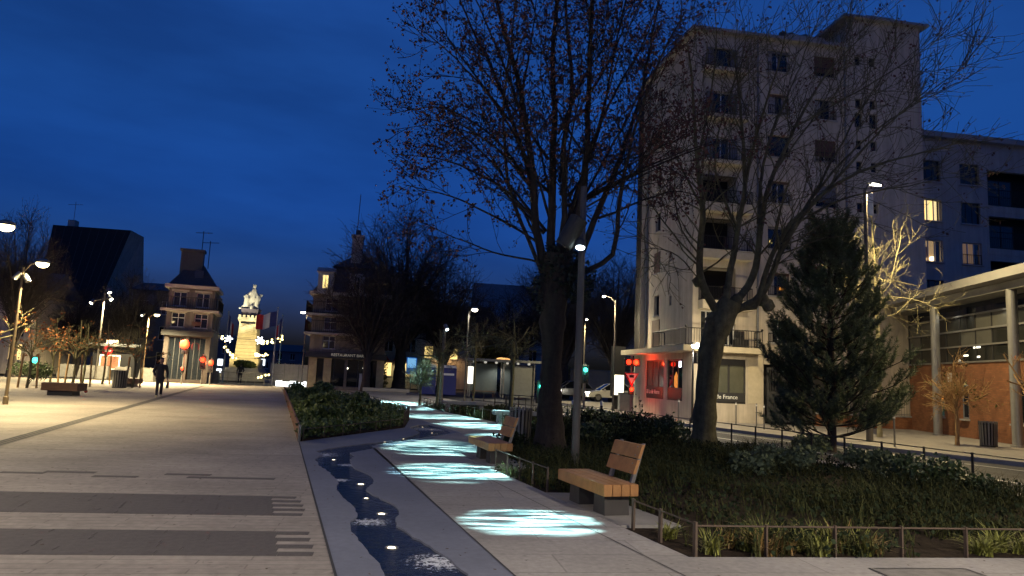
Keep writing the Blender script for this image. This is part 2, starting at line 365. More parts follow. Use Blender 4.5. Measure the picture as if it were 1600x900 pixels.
for px0,px1,py in ((0,70,738),(70,150,737),(145,215,744),(258,330,741),(292,430,746)):
    a=G(px0,py);b_=G(px1,py+(px1-px0)*.018); c=(a+b_)/2; paver(c.x,c.y,(b_-a).length)
# slotted drain that runs down the plaza
D0=Vector((-4.26,15.39)); D1=Vector((-3.5,58)); Ds=D0+(D0-D1).normalized()*18
strip2('drain_frame',[tuple(Ds),tuple(D1)],.30,.004,mat('drain_concrete',(.15,.135,.12),.85,var=.2),plaza)
dm=MB()
for k in (-.09,0,.09):
    d=(D1-Ds).normalized();nn=Vector((-d.y,d.x))*k; w_=Vector((-d.y,d.x))*.018
    a,c=Ds+nn,D1+nn; dm.add([(*(a-w_),.008),(*(c-w_),.008),(*(c+w_),.008),(*(a+w_),.008)],[(0,1,2,3)])
dm.build('drain_slots',m_joint,plaza)
for yy in (13.8,17.5,24,31):   # expansion joints across the plaza
    a=Vector((.9,yy-.1)); strip2('joint',[tuple(a-E2*9),tuple(a)],.03,.004,mat('joint_soft',(.17,.15,.13),.9),plaza)
# far pavement, kerbs
K=[(21.5,-20),(19.8,2),(19.4,12),(18.3,17),(17.7,22),(17.35,27),(17.9,32),(19.2,37),(20,45),(20.3,50.5)]
MB().prism(K+[(80,50.5),(80,-20)],-.4,0).build('pavement', m_pave, kind='structure')
kb=MB()
for a,c in zip(K[:-1],K[1:]):
    a=Vector(a);c=Vector(c);d=(c-a).normalized();nn=Vector((d.y,-d.x))
    kb.prism([tuple(a-nn*.0),tuple(c-nn*.0),tuple(c-nn*.14),tuple(a-nn*.14)],-.4,.004)
kb.build('kerb', mat('kerb_stone',(.33,.32,.30),.7,var=.2), kind='structure')
MB().prism([(2.0,50.6),(6.6,43.3),(8,36.05),(12.2,36),(12.3,62),(2.0,62)],-.4,-.003).build('forecourt', m_pave, kind='structure')
# beds
BED=[(4.05,5.9),(12.2,4.43),(12.35,36),(8.02,36),(7.82,31),(8.22,24),(6.92,17.6),(4.07,12.6)]
MB().prism(BED,-.4,-.03).build('planting_bed', m_soil, kind='structure')
PLANT=[(1.84,49.3),(1.03,16.45),(4.23,20.95),(5.14,24.7),(5.38,30.6),(4.69,46.4)]
MB().prism(PLANT,-.4,.03).build('flower_bed', m_soil, kind='structure')
MB().prism([(12.2,-25),(12.6,-25),(12.75,36),(12.35,36),(12.2,4.43)],-.4,-.004).build('kerb', mat('kerb_stone',(.3,.3,.3)), kind='structure')
pad=mat('bench_pad',(.26,.245,.22),.8,var=.15,bump=.2)
MB().prism([(4.0,7.3),(4.75,7.2),(4.75,9.4),(4.0,9.5)],-.3,.003).build('bench_pad',pad,kind='structure')
MB().prism([(4.02,12.2),(4.9,12.1),(4.9,14.6),(4.05,14.7)],-.3,.003).build('bench_pad',pad,kind='structure')
# road markings
mk=mat('road_paint',(.6,.6,.57),.6,var=.25,scale=9)
def mark(pts,wd): strip2('road_marking',pts,wd,-.114,mk,kind='structure')
mark([(14.9,-5),(15.2,14),(14.9,22),(14.7,30)],.13)
mark([(13.05,-5),(13.15,34)],.1)
mark([(18.3,2),(18.0,12),(17.3,17),(16.8,22),(16.5,27),(17.0,32),(18.2,37),(19.2,45)],.1)
for k in range(8):
    y=31.5; x=13.3+k*.6
    mark([(x,y),(x,y+2.2)],.3)
# tarmac repair bands
strip2('road_patch',[(16.6,-5),(16.4,14),(15.8,24),(15.9,34)],.5,-.116,mat('patch',(.035,.035,.037),.8,var=.3),kind='structure')
# ================================================================ BUILDINGS
m_ren = mat('render_beige',(.53,.465,.37),.9,streak=.22,var=.12,scale=1.2,bump=.2,bscale=60,var2=.12,s2=.25)
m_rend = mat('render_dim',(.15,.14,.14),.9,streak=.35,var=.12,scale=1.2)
m_ren2 = mat('render_grey',(.40,.375,.33),.9,streak=.2,var=.10,scale=1.5,bump=.15,bscale=60,var2=.1,s2=.25)
m_slab = mat('slab_cream',(.50,.44,.32),.85,var=.12,scale=3)
m_glass = mat('window_glass',(.012,.015,.02),.05,var=0,spec=.6)
m_glassg = mat('shop_glass',(.10,.105,.08),.12,var=.2,scale=1,spec=.6)
m_frame = mat('window_frame_white',(.55,.55,.54),.5,var=.05)
m_framed = mat('frame_dark',(.03,.03,.032),.5,var=.1)
m_shut = mat('shutter_brown',(.11,.06,.045),.75,var=.2,scale=12)
m_shutg = mat('shutter_grey',(.16,.16,.17),.75,var=.15,scale=12)
m_iron = mat('iron_black',(.02,.02,.022),.5,metal=.5,var=.1)
m_lit = mat('lit_room',(.6,.45,.2),.9,emit=(1,.72,.25),estr=1.3,var=0)
m_litdim = mat('lit_room_dim',(.4,.3,.15),.9,emit=(1,.6,.3),estr=.12,var=0)
m_roofd = mat('roof_slate',(.045,.047,.055),.6,var=.25,scale=5)
m_zinc = mat('roof_zinc',(.16,.17,.18),.55,var=.15)
m_conk = mat('raw_concrete',(.33,.32,.30),.85,var=.15,scale=3,bump=.15)
def fr(u,d,z): return (u,d,z)
def sd(u,d,z): return (d,u,z)
def mapped(mb, fn, flip):
    mb.v=[fn(*p) for p in mb.v]
    if flip: mb.f=[q[::-1] for q in mb.f]
    return mb
def wall(parent, name, u0,u1,z0,z1, ops, m, depth=.25, d0=0, fn=fr, flip=False):
    us=sorted({u0,u1}|{x for o in ops for x in o[:2]}); zs=sorted({z0,z1}|{x for o in ops for x in o[2:4]})
    b=MB()
    for i in range(len(us)-1):
        for j in range(len(zs)-1):
            cx=(us[i]+us[i+1])/2; cz=(zs[j]+zs[j+1])/2
            if any(o[0]<cx<o[1] and o[2]<cz<o[3] for o in ops): continue
            b.add([(us[i],d0,zs[j]),(us[i+1],d0,zs[j]),(us[i+1],d0,zs[j+1]),(us[i],d0,zs[j+1])],[(0,1,2,3)])
    for a,c,e,g in ops:
        y=d0; k=d0+depth
        b.add([(a,y,e),(c,y,e),(c,y,g),(a,y,g),(a,k,e),(c,k,e),(c,k,g),(a,k,g)],[(0,4,5,1),(1,5,6,2),(2,6,7,3),(3,7,4,0)])
    return mapped(b,fn,flip).build(name,m,parent)
def window(parent,u0,u1,z0,z1,d=.14,fn=fr,flip=False,fm=None,gm=None,mull=1,bar=None,fw=.045,sill=True,name='window'):
    fm=fm or m_frame; gm=gm or m_glass
    b=MB(); t=.05
    b.box(u0,u0+fw,d,d+t,z0,z1).box(u1-fw,u1,d,d+t,z0,z1).box(u0+fw,u1-fw,d,d+t,z0,z0+fw).box(u0+fw,u1-fw,d,d+t,z1-fw,z1)
    xs=[u0+(u1-u0)*k/(mull+1) for k in range(1,mull+1)]
    for x in xs: b.box(x-fw*.6,x+fw*.6,d+.002,d+t-.002,z0+fw,z1-fw)
    if bar: b.box(u0+fw,u1-fw,d+.004,d+t-.004,bar-.02,bar+.02)
    w_=mapped(b,fn,flip).build(name,fm,parent)
    ed=[u0]+xs+[u1]
    for a,c in zip(ed[:-1],ed[1:]):
        mapped(MB().box(a+.01,c-.01,d+.018,d+.03,z0+.01,z1-.01),fn,flip).build('pane',gm,w_)
    if sill: mapped(MB().box(u0-.06,u1+.06,d-.22,d+.02,z0-.07,z0-.003),fn,flip).build('sill',m_conk,w_)
    return w_
def shutters(parent,u0,u1,z0,z1,m,d=-.05,fn=fr,flip=False,wd=None):
    wd=wd or (u1-u0)/2
    for a,c in ((u0-wd,u0-.01),(u1+.01,u1+wd)):
        b=MB().box(a,c,d,d+.04,z0,z1)
        k=int((z1-z0)/.16)
        for i in range(k):
            z=z0+.08+i*.16; b.box(a+.03,c-.03,d-.012,d-.001,z,z+.09)
        mapped(b,fn,flip).build('shutter',m,parent)
def railing(parent,pts,z0,z1,m=None,step=.11,name='railing',r=.012):
    m=m or m_iron; b=MB()
    for a,c in zip(pts[:-1],pts[1:]):
        a=Vector(a);c=Vector(c); L=(c-a).length; n_=max(1,int(L/step))
        b.tube([(*a,z1),(*c,z1)],r*1.6,5); b.tube([(*a,z0+.06),(*c,z0+.06)],r*1.2,5)
        for i in range(n_+1):
            p=a.lerp(c,i/n_); b.tube([(*p,z0),(*p,z1)],r*(1.5 if i in(0,n_) else .8),4)
    return b.build(name,m,parent)
# ---------------------------------------------------------------- 1. corner apartment tower
TW=thing('apartment_building','beige rendered corner apartment tower with loggias above a dark glazed shop','building',(18.75,27.75,0),EANG)
SL=6.4; TB=8.0; TR=12.15; HT=18.75; HS=20.4
cols=[]; ops=[]
fl=[(16.95,18.05),(14.6,15.8),(12.35,13.5)]
for z0,z1 in fl: ops.append((.55,2.2,z0,z1))
log=[(10.15,11.6),(7.92,9.5),(5.55,7.15),(3.52,5.1)]
for z0,z1 in log: ops.append((.4,2.12,z0,z1))
wz=[(17.15,18.25),(14.95,16.0),(12.8,13.9),(10.5,11.6),(8.25,9.35),(6.0,7.1),(3.75,4.85)]
for z0,z1 in wz: ops.append((3.75,4.9,z0,z1)); ops.append((6.25,7.4,z0,z1))
smw=[]
for z in (18.0,15.75,13.6,12.5,10.4,8.2,6.1): smw+= [(8.45,8.8,z,z+.5),(9.25,9.6,z,z+.5)]
smw+=[(8.4,8.85,14.75,15.5),(9.2,9.65,14.75,15.5)]
smw=[s for s in smw if not any(False for _ in ())]
def nooverlap(L):
    out=[]
    for s in L:
        if not any(s[0]<o[1] and o[0]<s[1] and s[2]<o[3] and o[2]<s[3] for o in out): out.append(s)
    return out
smw=nooverlap(smw)
wall(TW,'front_wall',0,TB,3.4,HT,ops,m_ren)
wall(TW,'stair_wall',TB,TR,0,HS,smw,m_ren,d0=-.02)
# side wall along the street
so=[]
for z in (16.6,14.3,12.0,9.7,7.45,5.2): so+= [(4.3,5.0,z,z+1.05),(2.6,2.9,z+.35,z+.85)]
so+=[(4.2,5.2,3.5,4.9)]
wall(TW,'side_wall',0,SL,3.4,HT,so,m_ren,fn=sd,flip=True)
for a,c,z0,z1 in so:
    if c-a>.5: window(TW,a,c,z0,z1,fn=sd,flip=True,fm=m_framed)
    else: window(TW,a,c,z0,z1,fn=sd,flip=True,mull=0,fm=m_framed,sill=False)
mapped(MB().box(4.25,5.05,-.03,.03,7.4,8.55),sd,True).build('shutter',m_shut,TW)
mapped(MB().box(4.15,5.25,-.03,.03,3.45,4.95),sd,True).build('shutter',m_shut,TW)
# back and roof closing
b=MB(); b.box(.3,TB-.01,.35,9,HT-.25,HT-.02); b.box(.3,TB-.02,.9,9,3.5,HT-.3); b.build('core',mat('interior_dark',(.015,.014,.013),.95,var=0),TW)
MB().box(-.28,TB-.03,-.28,SL+.2,HT,HT+.16).build('roof_slab',m_conk,TW)
MB().box(-.3,-.002,SL,SL+.02,3.4,HT).build('corner_trim',m_ren,TW)
MB().box(.02,9,SL-.3,SL-.01,3.4,HT-.01).build('rear_wall',m_ren,TW)
MB().box(TB+.3,TR-.01,.3,6,.0,HS-.01).build('stair_core',m_ren,TW)
wall(TW,'stair_side_wall',0,6,0,HS,[],m_ren,d0=TR,fn=sd)
MB().box(TB-.25,TR+.35,-.3,6,HS,HS+.14).build('stair_roof',m_conk,TW)
MB().box(TB+1.6,TB+3.1,.6,2.2,HS+.15,HS+.75).build('lift_house',m_conk,TW)
MB().box(5.75,TB-.01,1.6,4.2,HT+.17,HS-.25).build('chimney_stack',m_ren,TW)
for x in (5.95,6.4,7.2): MB().lathe([(.16,0),(.16,.35),(.2,.36),(.2,.44)],10,(x,2.4,HS-.25)).build('chimney_pot',m_roofd,TW)
for (z0,z1) in fl:
    window(TW,.55,2.2,z0,z1,mull=3,fm=m_frame if z0<16 else m_framed)
    shutters(TW,.95,1.8,z0+.02,z1-.02,m_shutg,d=.02,wd=.36)
    MB().box(.3,2.55,-.5,.0,z0-.28,z0-.1).build('balcony_slab',m_slab,TW)
    railing(TW,[(.34,0),(.34,-.46),(2.5,-.46),(2.5,0)],z0-.1,z0+.5)
m_lobr=mat('loggia_blind',(.085,.04,.03),.85,var=.2,scale=5)
for i,(z0,z1) in enumerate(log):
    if i<3:
        lb=MB().box(.3,2.3,1.3,1.34,z0-.1,z1+.1); lb.build('loggia_back',m_framed if i==0 else m_lobr,TW)
        MB().box(.3,.4,.02,1.3,z0,z1+.1).build('loggia_cheek',m_ren,TW); MB().box(2.12,2.2,.02,1.3,z0,z1+.1).build('loggia_cheek',m_ren,TW)
        MB().box(.3,2.2,.02,1.3,z1,z1+.05).build('loggia_ceiling',m_ren,TW)
        pw=window(TW,.7,1.8,z0+.05,z1-.25,d=1.2,mull=1,sill=False,name='balcony_door')
        MB().box(.25,2.75,-.55,1.29,z0-.42,z0-.003).build('loggia_slab',m_slab,TW)
        railing(TW,[(.3,0),(.3,-.5),(2.7,-.5),(2.7,0)],z0-.01,z0+.62,step=.08)
    else:
        window(TW,.42,1.0,z0,z1,d=.12,mull=1,sill=False,name='balcony_door'); window(TW,1.55,2.1,z0,z1,d=.12,mull=1,sill=False,name='balcony_door')
        MB().box(1.0,1.55,.02,.2,z0,z1).build('pier',m_ren,TW)
for k,(z0,z1) in enumerate(wz):
    for q,(a,c) in enumerate(((3.75,4.9),(6.25,7.4))):
        w_=window(TW,a,c,z0,z1,mull=1,fm=m_framed if (k+q)%3 else m_frame)
        if (k+q)%4!=2: MB().box(a+.02,c-.02,.08,.12,z1-.12-.35*((k*3+q*5)%3),z1).build('roller_blind',m_shut if (k+q)%2 else m_shutg,TW)
        railing(TW,[(a+.02,-.04),(c-.02,-.04)],z0,z0+.45,step=.1)
for s_ in smw: window(TW,*s_,mull=0,fm=m_framed,sill=False,d=.12)
# rain pipes, floor bands and curtains
for x_ in (3.2,7.85):
    MB().tube([(x_,-.07,3.45),(x_,-.07,HT-.1)],.05,8).build('rain_pipe',m_zinc,TW)
    for k_ in range(7): MB().box(x_-.07,x_+.07,-.12,-.003,4.2+k_*2.1,4.26+k_*2.1).build('pipe_clip',m_zinc,TW)
mapped(MB().tube([(6.1,-.07,3.45),(6.1,-.07,HT-.1)],.05,8),sd,True).build('rain_pipe',m_zinc,TW)
m_curt=mat('curtain_grey',(.30,.28,.25),.9,var=.25,scale=6)
for k_,(z0,z1) in enumerate(wz):
    for q_,(a,c) in enumerate(((3.75,4.9),(6.25,7.4))):
        if (k_*2+q_*3)%5<3:
            w_=(.25,.42,.33)[(k_+q_)%3]
            MB().box(a+.06,a+.06+w_,.142,.155,z0+.06,z1-.06).build('curtain',m_curt,TW)
            if k_%2: MB().box(c-.06-w_*.7,c-.06,.142,.155,z0+.06,z1-.06).build('curtain',m_curt,TW)
for k_,(z0,z1) in enumerate(log[:3]): MB().box(1.85,2.05,.6,.9,z0,z0+.5).box(1.9,2.0,.65,.85,z0+.501,z0+.9).build('balcony_plant_pot',m_shut,TW)
# lit spots inside (lamps glimpsed in the flats)
for x,z,y in ((.95,8.45,1.15),(1.45,8.45,1.15),(3.95,8.6,.1)):
    MB().box(x-.06,x+.06,y-.02,y,z-.07,z+.07).build('lit_lamp',m_lit,TW)
MB().box(4.4,4.75,.03,.09,6.3,6.42).build('lit_lamp',mat('amber_glow',(.3,.1,.02),.8,emit=(1,.35,.05),estr=1.2,var=0),TW)
# ground floor
GL=8.2
fo=[(1.03,2.67,.86,2.9)]
wall(TW,'shop_front_wall',0.0,3.55,0,3.4,fo,m_ren,depth=.2,d0=.05)
window(TW,1.03,2.67,.86,2.9,d=.1,fm=m_framed,gm=m_glassg,mull=1,fw=.08,sill=False,name='shop_window')
MB().box(1.1,2.6,.06,.105,.94,1.36).build('shop_panel',m_framed,TW)
MB().box(1.1,2.6,.06,.105,2.62,2.83).build('shop_panel',m_framed,TW)
m_letter=mat('letter_white',(.75,.75,.70),.5,var=0)
text('lettering','de France',.27,m_letter,TW,(1.2,.055,1.07),(R(90),0,0))
MB().box(2.78,3.45,.03,.052,.9,2.95).build('pale_panel',m_slab,TW)
gso=[(1.2,3.15,.85,2.85),(3.6,6.2,.85,2.85)]
wall(TW,'shop_side_wall',0.0,GL,0,3.4,gso,m_ren,depth=.2,d0=.05,fn=sd,flip=True)
for q,(a,c,z0,z1) in enumerate(gso):
    window(TW,a,c,z0,z1,d=.1,fn=sd,flip=True,fm=m_framed,gm=m_glassg if q else m_glass,mull=2,fw=.08,sill=False,name='shop_window')
    mapped(MB().box(a+.08,c-.08,.06,.105,z0+.08,z0+.62),sd,True).build('shop_panel',m_framed,TW)
text('lettering','& La de Verre',.33,m_letter,TW,(.055,6.05,1.1),(R(90),0,R(-90)))
mapped(MB().box(1.5,1.9,.11,.125,2.45,2.75),sd,True).build('lit_sign',mat('sign_white',(.8,.8,.9),.8,emit=(.8,.85,1),estr=2.5,var=0),TW)
mapped(MB().add([(1.85,.112,1.55),(2.1,.112,1.35),(2.35,.112,1.55),(2.35,.112,2.0),(2.1,.112,2.25),(1.85,.112,2.0)],[(0,1,2,3,4,5)]),sd,True).build('lit_sign',mat('sign_orange',(.6,.25,.05),.8,emit=(1,.35,.06),estr=.55,var=.5,scale=6),TW)
# canopy ledge
lp=[(-.75,-.8),(3.25,-.75),(3.3,.3),(.2,.3),(.2,GL),(-.75,GL)]
MB().prism(lp,3.16,3.42).build('canopy_ledge',m_slab,TW)
railing(TW,[(3.1,.0),(3.1,-.66),(-.6,-.68),(-.62,3.4),(-.02,3.4)],3.42,4.2,step=.13,r=.015)
MB().sphere((3.1,-.66,4.26),.06).sphere((-.6,-.68,4.26),.06).build('railing_ball',m_iron,TW)
MB().box(1.9,2.5,-.55,-.2,3.42,3.8).box(1.95,2.45,-.25,-.2,3.8,4.2).build('balcony_chair',m_iron,TW)
MB().box(.1,7.9,.8,1.0,0,3.39).build('shop_back_wall',m_framed,TW)
# gate recess beside the shop
MB().box(3.56,TB-.03,.0,.5,2.75,3.39).build('gate_lintel',m_ren,TW)
gt=thing('sliding_gate','dark grey sliding gate with vertical bars beside the de France shop','gate',TW.location+Vector((E2.x*3.65-N2.x*.1,E2.y*3.65-N2.y*.1,0)),EANG)
MB().box(0,2.4,0,.06,.12,1.5).box(0,.08,-.01,.07,.1,2.6).box(2.32,2.4,-.01,.07,.1,2.6).box(.08,2.32,-.005,.065,2.5,2.6).build('gate_panel',mat('gate_grey',(.06,.063,.068),.5,metal=.4),gt)
for k in range(16): MB().box(.14+k*.14,.18+k*.14,.015,.045,1.5,2.5).build('bar',MATS['gate_grey'],gt)
bw=thing('brick_wall','low orange brick wall carrying a metal railing beside the sliding gate','wall',TW.location+Vector((E2.x*6.1-N2.x*.15,E2.y*6.1-N2.y*.15,0)),EANG)
m_brick=mat('brick_orange',(.25,.10,.042),.85,var=.22,scale=3,bump=.2)
def bricks(m,w_=.23,h_=.07,fnm='XZ'):
    n=m.node_tree;b_=n.nodes['Principled BSDF'];src=b_.inputs['Base Color'].links[0].from_socket
    t_=n.nodes.new('ShaderNodeTexCoord');sx=n.nodes.new('ShaderNodeSeparateXYZ');cx=n.nodes.new('ShaderNodeCombineXYZ')
    n.links.new(t_.outputs['Object'],sx.inputs[0])
    n.links.new(sx.outputs[0],cx.inputs[0]);n.links.new(sx.outputs[2],cx.inputs[1])
    br=n.nodes.new('ShaderNodeTexBrick');br.inputs['Scale'].default_value=1;br.inputs['Brick Width'].default_value=w_;br.inputs['Row Height'].default_value=h_;br.inputs['Mortar Size'].default_value=.008
    br.inputs['Color1'].default_value=(.82,.82,.82,1);br.inputs['Color2'].default_value=(1.12,1.12,1.12,1);br.inputs['Mortar'].default_value=(.75,.9,1.1,1)
    n.links.new(cx.outputs[0],br.inputs['Vector'])
    mu=n.nodes.new('ShaderNodeMixRGB');mu.blend_type='MULTIPLY';mu.inputs[0].default_value=1
    n.links.new(src,mu.inputs[1]);n.links.new(br.outputs['Color'],mu.inputs[2]);n.links.new(mu.outputs[0],b_.inputs['Base Color'])
bricks(m_brick)
MB().box(0,5.9,0,.25,0,.55).build('wall_body',m_brick,bw); MB().box(-.02,5.92,-.03,.28,.553,.62).build('coping',m_conk,bw)
railing(bw,[(0,.12),(5.9,.12)],.62,1.75,m_zinc,step=.14)
# pale low building glimpsed behind the conifer
pb=thing('annex_building','pale low annex with a white lit sign band behind the brick wall railing','building',TW.location+Vector((E2.x*5.2+N2.x*-.05,E2.y*5.2-.05,0))+Vector((7.3*E2.x,7.3*E2.y,0)),EANG)
wall(pb,'wall',0,2.7,0,3.6,[(.4,1.0,1.2,2.2),(1.5,2.2,1.2,2.2)],m_slab,d0=-.5)
window(pb,.4,1.0,1.2,2.2,d=-.4); window(pb,1.5,2.2,1.2,2.2,d=-.4)
MB().box(0,2.7,-.25,4,0,3.55).build('body',m_ren,pb); MB().box(-.1,2.8,-.7,4,3.6,3.75).build('roof',m_zinc,pb)
# ---------------------------------------------------------------- 2. grey block to the right
gb=thing('apartment_building','blue grey apartment block with lit windows and deep loggias above the glass hall roof','building',(32.2,27.9,0),EANG)
HB=ztop((36,27.2),222)
wo=[]
for u in (1.0,3.4):
    for z in (HB-2.45,HB-4.65,HB-6.9,HB-9.1,3): wo.append((u,u+1.2,z,z+1.2))
lo=[(5.1,8.5,HB-3.5,HB-1.5),(5.1,8.5,HB-5.9,HB-4.1),(5.1,8.5,HB-8.4,HB-6.6)]
wall(gb,'front_wall',-3,14,0,HB,wo+lo,m_ren2)
wall(gb,'side_wall',0,12,0,HB,[],m_ren2,d0=-3,fn=sd,flip=True)
MB().box(-2.9,13.9,.8,10,0,HB-.05).build('core',MATS['interior_dark'],gb)
MB().box(-3.3,14.2,-.35,12,HB,HB+.3).build('cornice',m_conk,gb)
MB().box(.2,2.6,2,3.4,HB+.31,HB+1.9).box(.1,2.7,1.9,3.5,HB+1.901,HB+2.05).build('chimney_stack',m_ren2,gb)
MB().box(6.6,8.0,2,3,HB+.31,HB+.9).build('chimney_stack',m_ren2,gb)
for x in (6.8,7.6): MB().lathe([(.28,0),(.28,.35),(.2,.4),(.2,.5)],10,(x,2.5,HB+.9)).build('chimney_pot',m_roofd,gb)
m_cur=mat('curtain_lit',(.7,.55,.3),.9,emit=(1,.78,.36),estr=1.0,var=.25,scale=2.5)
m_roomc=mat('room_wall_lit',(.5,.35,.2),.9,emit=(1,.68,.3),estr=.28,var=.3,scale=2)
for i,s_ in enumerate(wo):
    lit = i in (1,2,7)
    w_=window(gb,*s_,mull=2,fm=m_frame if lit else m_framed,gm=m_glass,d=.12)
    if lit:
        for ch in list(w_.children):
            if ch.name.startswith('pane'): ch.data.materials[0]=mat('clear_pane',(.9,.9,.9),.02,var=0,trans=1)
        a,c,z0,z1=s_
        MB().box(a,c,.55,.6,z0-.1,z1+.1).build('lit_room',(m_lit,m_roomc,m_litdim)[(1,2,7).index(i)],gb)
        if i==1:
            for k in range(3): MB().box(a+.06+k*.42,a+.3+k*.42,.3,.34,z0,z1).build('curtain',m_cur,gb)
        if i==2:
            MB().sphere((a+.35,.4,z0+.22),.1).sphere((a+.85,.4,z0+.24),.14).build('table_lamp',mat('lamp_glow',(.9,.7,.4),.8,emit=(1,.75,.35),estr=3.5,var=0),gb)
            MB().box(a+.5,a+.72,.5,.54,z0+.3,z0+.9).build('picture',m_shut,gb)
        if i==7: railing(gb,[(a,.06),(c,.06)],z0,z0+.55)
    else: MB().box(s_[0],s_[1],.5,.55,s_[2]-.1,s_[3]+.1).build('dark_room',MATS['interior_dark'],gb)
for a,c,z0,z1 in lo:
    MB().box(a-.1,c+.1,-.02,.8,z0-.35,z0-.004).build('loggia_slab',m_ren2,gb)
    railing(gb,[(a,.1),(c,.1)],z0,z0+.95,step=.12)
    window(gb,a+.6,a+2.2,z0,z1-.3,d=.7,sill=False,fm=m_framed,name='balcony_door')
# ---------------------------------------------------------------- 3. brick and glass hall with columns
c1=G(1466,680); c2=G(1591,699); dv=(c1-c2).to_2d().normalized(); hang=math.atan2(dv.y,dv.x)
# local x runs from c2 (near) to c1 (far), local y points away from the camera
flipy = 1 if Vector((-dv.y,dv.x)).dot(Vector((1,0)))>0 else -1
HL=thing('glass_hall','low orange brick hall with ribbon glazing, white flat roof and round metal columns','building',(c2.x,c2.y,0),hang+math.pi)
# rotated by pi so that +y points away from the street; local x therefore runs from far to near
sp=(c1-c2).to_2d().length
X0=-sp-5.2; X1=11.5; Yw=.75
bo=[(-sp-.0+.35-2.0,-sp+.35-1.3,.75,2.15),(-sp+.5,-sp+1.0,.75,2.15),(-1.35,-.45,.75,2.3),(2.5,3.6,.75,2.3)]
wall(HL,'brick_wall',X0,X1,0,3.02,bo,m_brick,depth=.3,d0=Yw)
MB().box(X0,X1,Yw+.5,Yw+.55,0,3.0).build('inner_wall',m_framed,HL)
m_teal=mat('room_teal',(.02,.06,.06),.6,emit=(.1,.35,.3),estr=.06,var=.5,scale=2)
for i,s_ in enumerate(bo): window(HL,*s_,d=Yw+.02,mull=0,fm=m_zinc,gm=m_teal if i==0 else m_glass,fw=.07)
MB().box(bo[0][1]-.32,bo[0][1]-.08,Yw+.03,Yw+.06,1.5,1.62).build('lit_lamp',MATS['amber_glow'],HL)
m_alu=mat('aluminium',(.34,.335,.31),.4,metal=.6,var=.08)
gz=[3.06,3.72,4.36,4.98,5.45]
for k,z in enumerate(gz[:4]): MB().box(X0,X1,Yw-.06,Yw+.04,z-.035,z+.035).build('transom',m_alu,HL)
x=X0; k=0
m_gl2=mat('hall_glass',(.02,.022,.02),.05,var=.3,scale=.6); m_gl3=mat('hall_blind',(.10,.10,.085),.35,var=.15,scale=2); m_gl4=mat('hall_glass_blue',(.008,.012,.025),.05,var=.2)
while x<X1-.1:
    x1=min(x+1.15,X1)
    for j in range(4):
        m_=m_gl4 if j==3 else (m_gl3 if (k*7+j*3)%5 in(0,3) and j>=1 else m_gl2)
        MB().box(x+.01,x1-.01,Yw+.0,Yw+.03,gz[j]+.036,gz[j+1]-.036 if j<3 else gz[j+1]).build('pane',m_,HL)
    MB().box(x-.02,x+.02,Yw-.03,Yw+.02,gz[0],gz[3]).build('mullion',m_framed,HL)
    x=x1;k+=1
MB().box(X0,X1,Yw+.06,Yw+.1,3.0,5.5).build('glazing_backing',mat('hall_inside',(.02,.02,.018),.9,var=.3,scale=1),HL)
MB().box(X0-.2,X1+.3,-.15,Yw+.2,5.46,5.52).build('soffit',m_alu,HL)
MB().box(X0-.1,X1+.2,-.05,.2,5.525,5.78).build('roof_beam',m_conk,HL)
MB().box(X0-.5,X1+.5,-.6,8,5.8,6.12).build('roof_slab',mat('roof_white',(.26,.255,.24),.7,var=.08,scale=2),HL)
MB().box(X0,X0+.2,Yw+.3,8,0,5.79).build('end_wall',m_brick,HL)
for q in (-sp,0,sp):
    cb=MB().lathe([(.17,0),(.17,5.5)],20,(q,0,0)); cb.lathe([(.22,0),(.22,.06),(.17,.07)],20,(q,0,0))
    cb.build('column',m_alu,HL,smooth=False)
MB().box(-sp-.55,-sp-.25,Yw-.03,Yw-.005,2.25,2.65).build('notice_board',m_white,HL)
for x,z,wd in ((-sp+.75,3.3,.35),(-sp+1.5,3.6,.5),(-sp+1.75,3.22,.2),(-sp+.3,3.12,.25)):
    MB().box(x,x+wd,Yw-.012,Yw-.004,z,z+.07).build('ceiling_light',mat('tube_light',(.9,.9,.8),.8,emit=(1,.95,.75),estr=2.0,var=0),HL)
light('soffit_light',HL,(-1.5,.3,5.35),35,WHITE,size=120); light('soffit_light',HL,(2.5,.3,5.35),60,WHITE,size=120); light('soffit_light',HL,(-5,.3,5.35),30,WHITE,size=120)
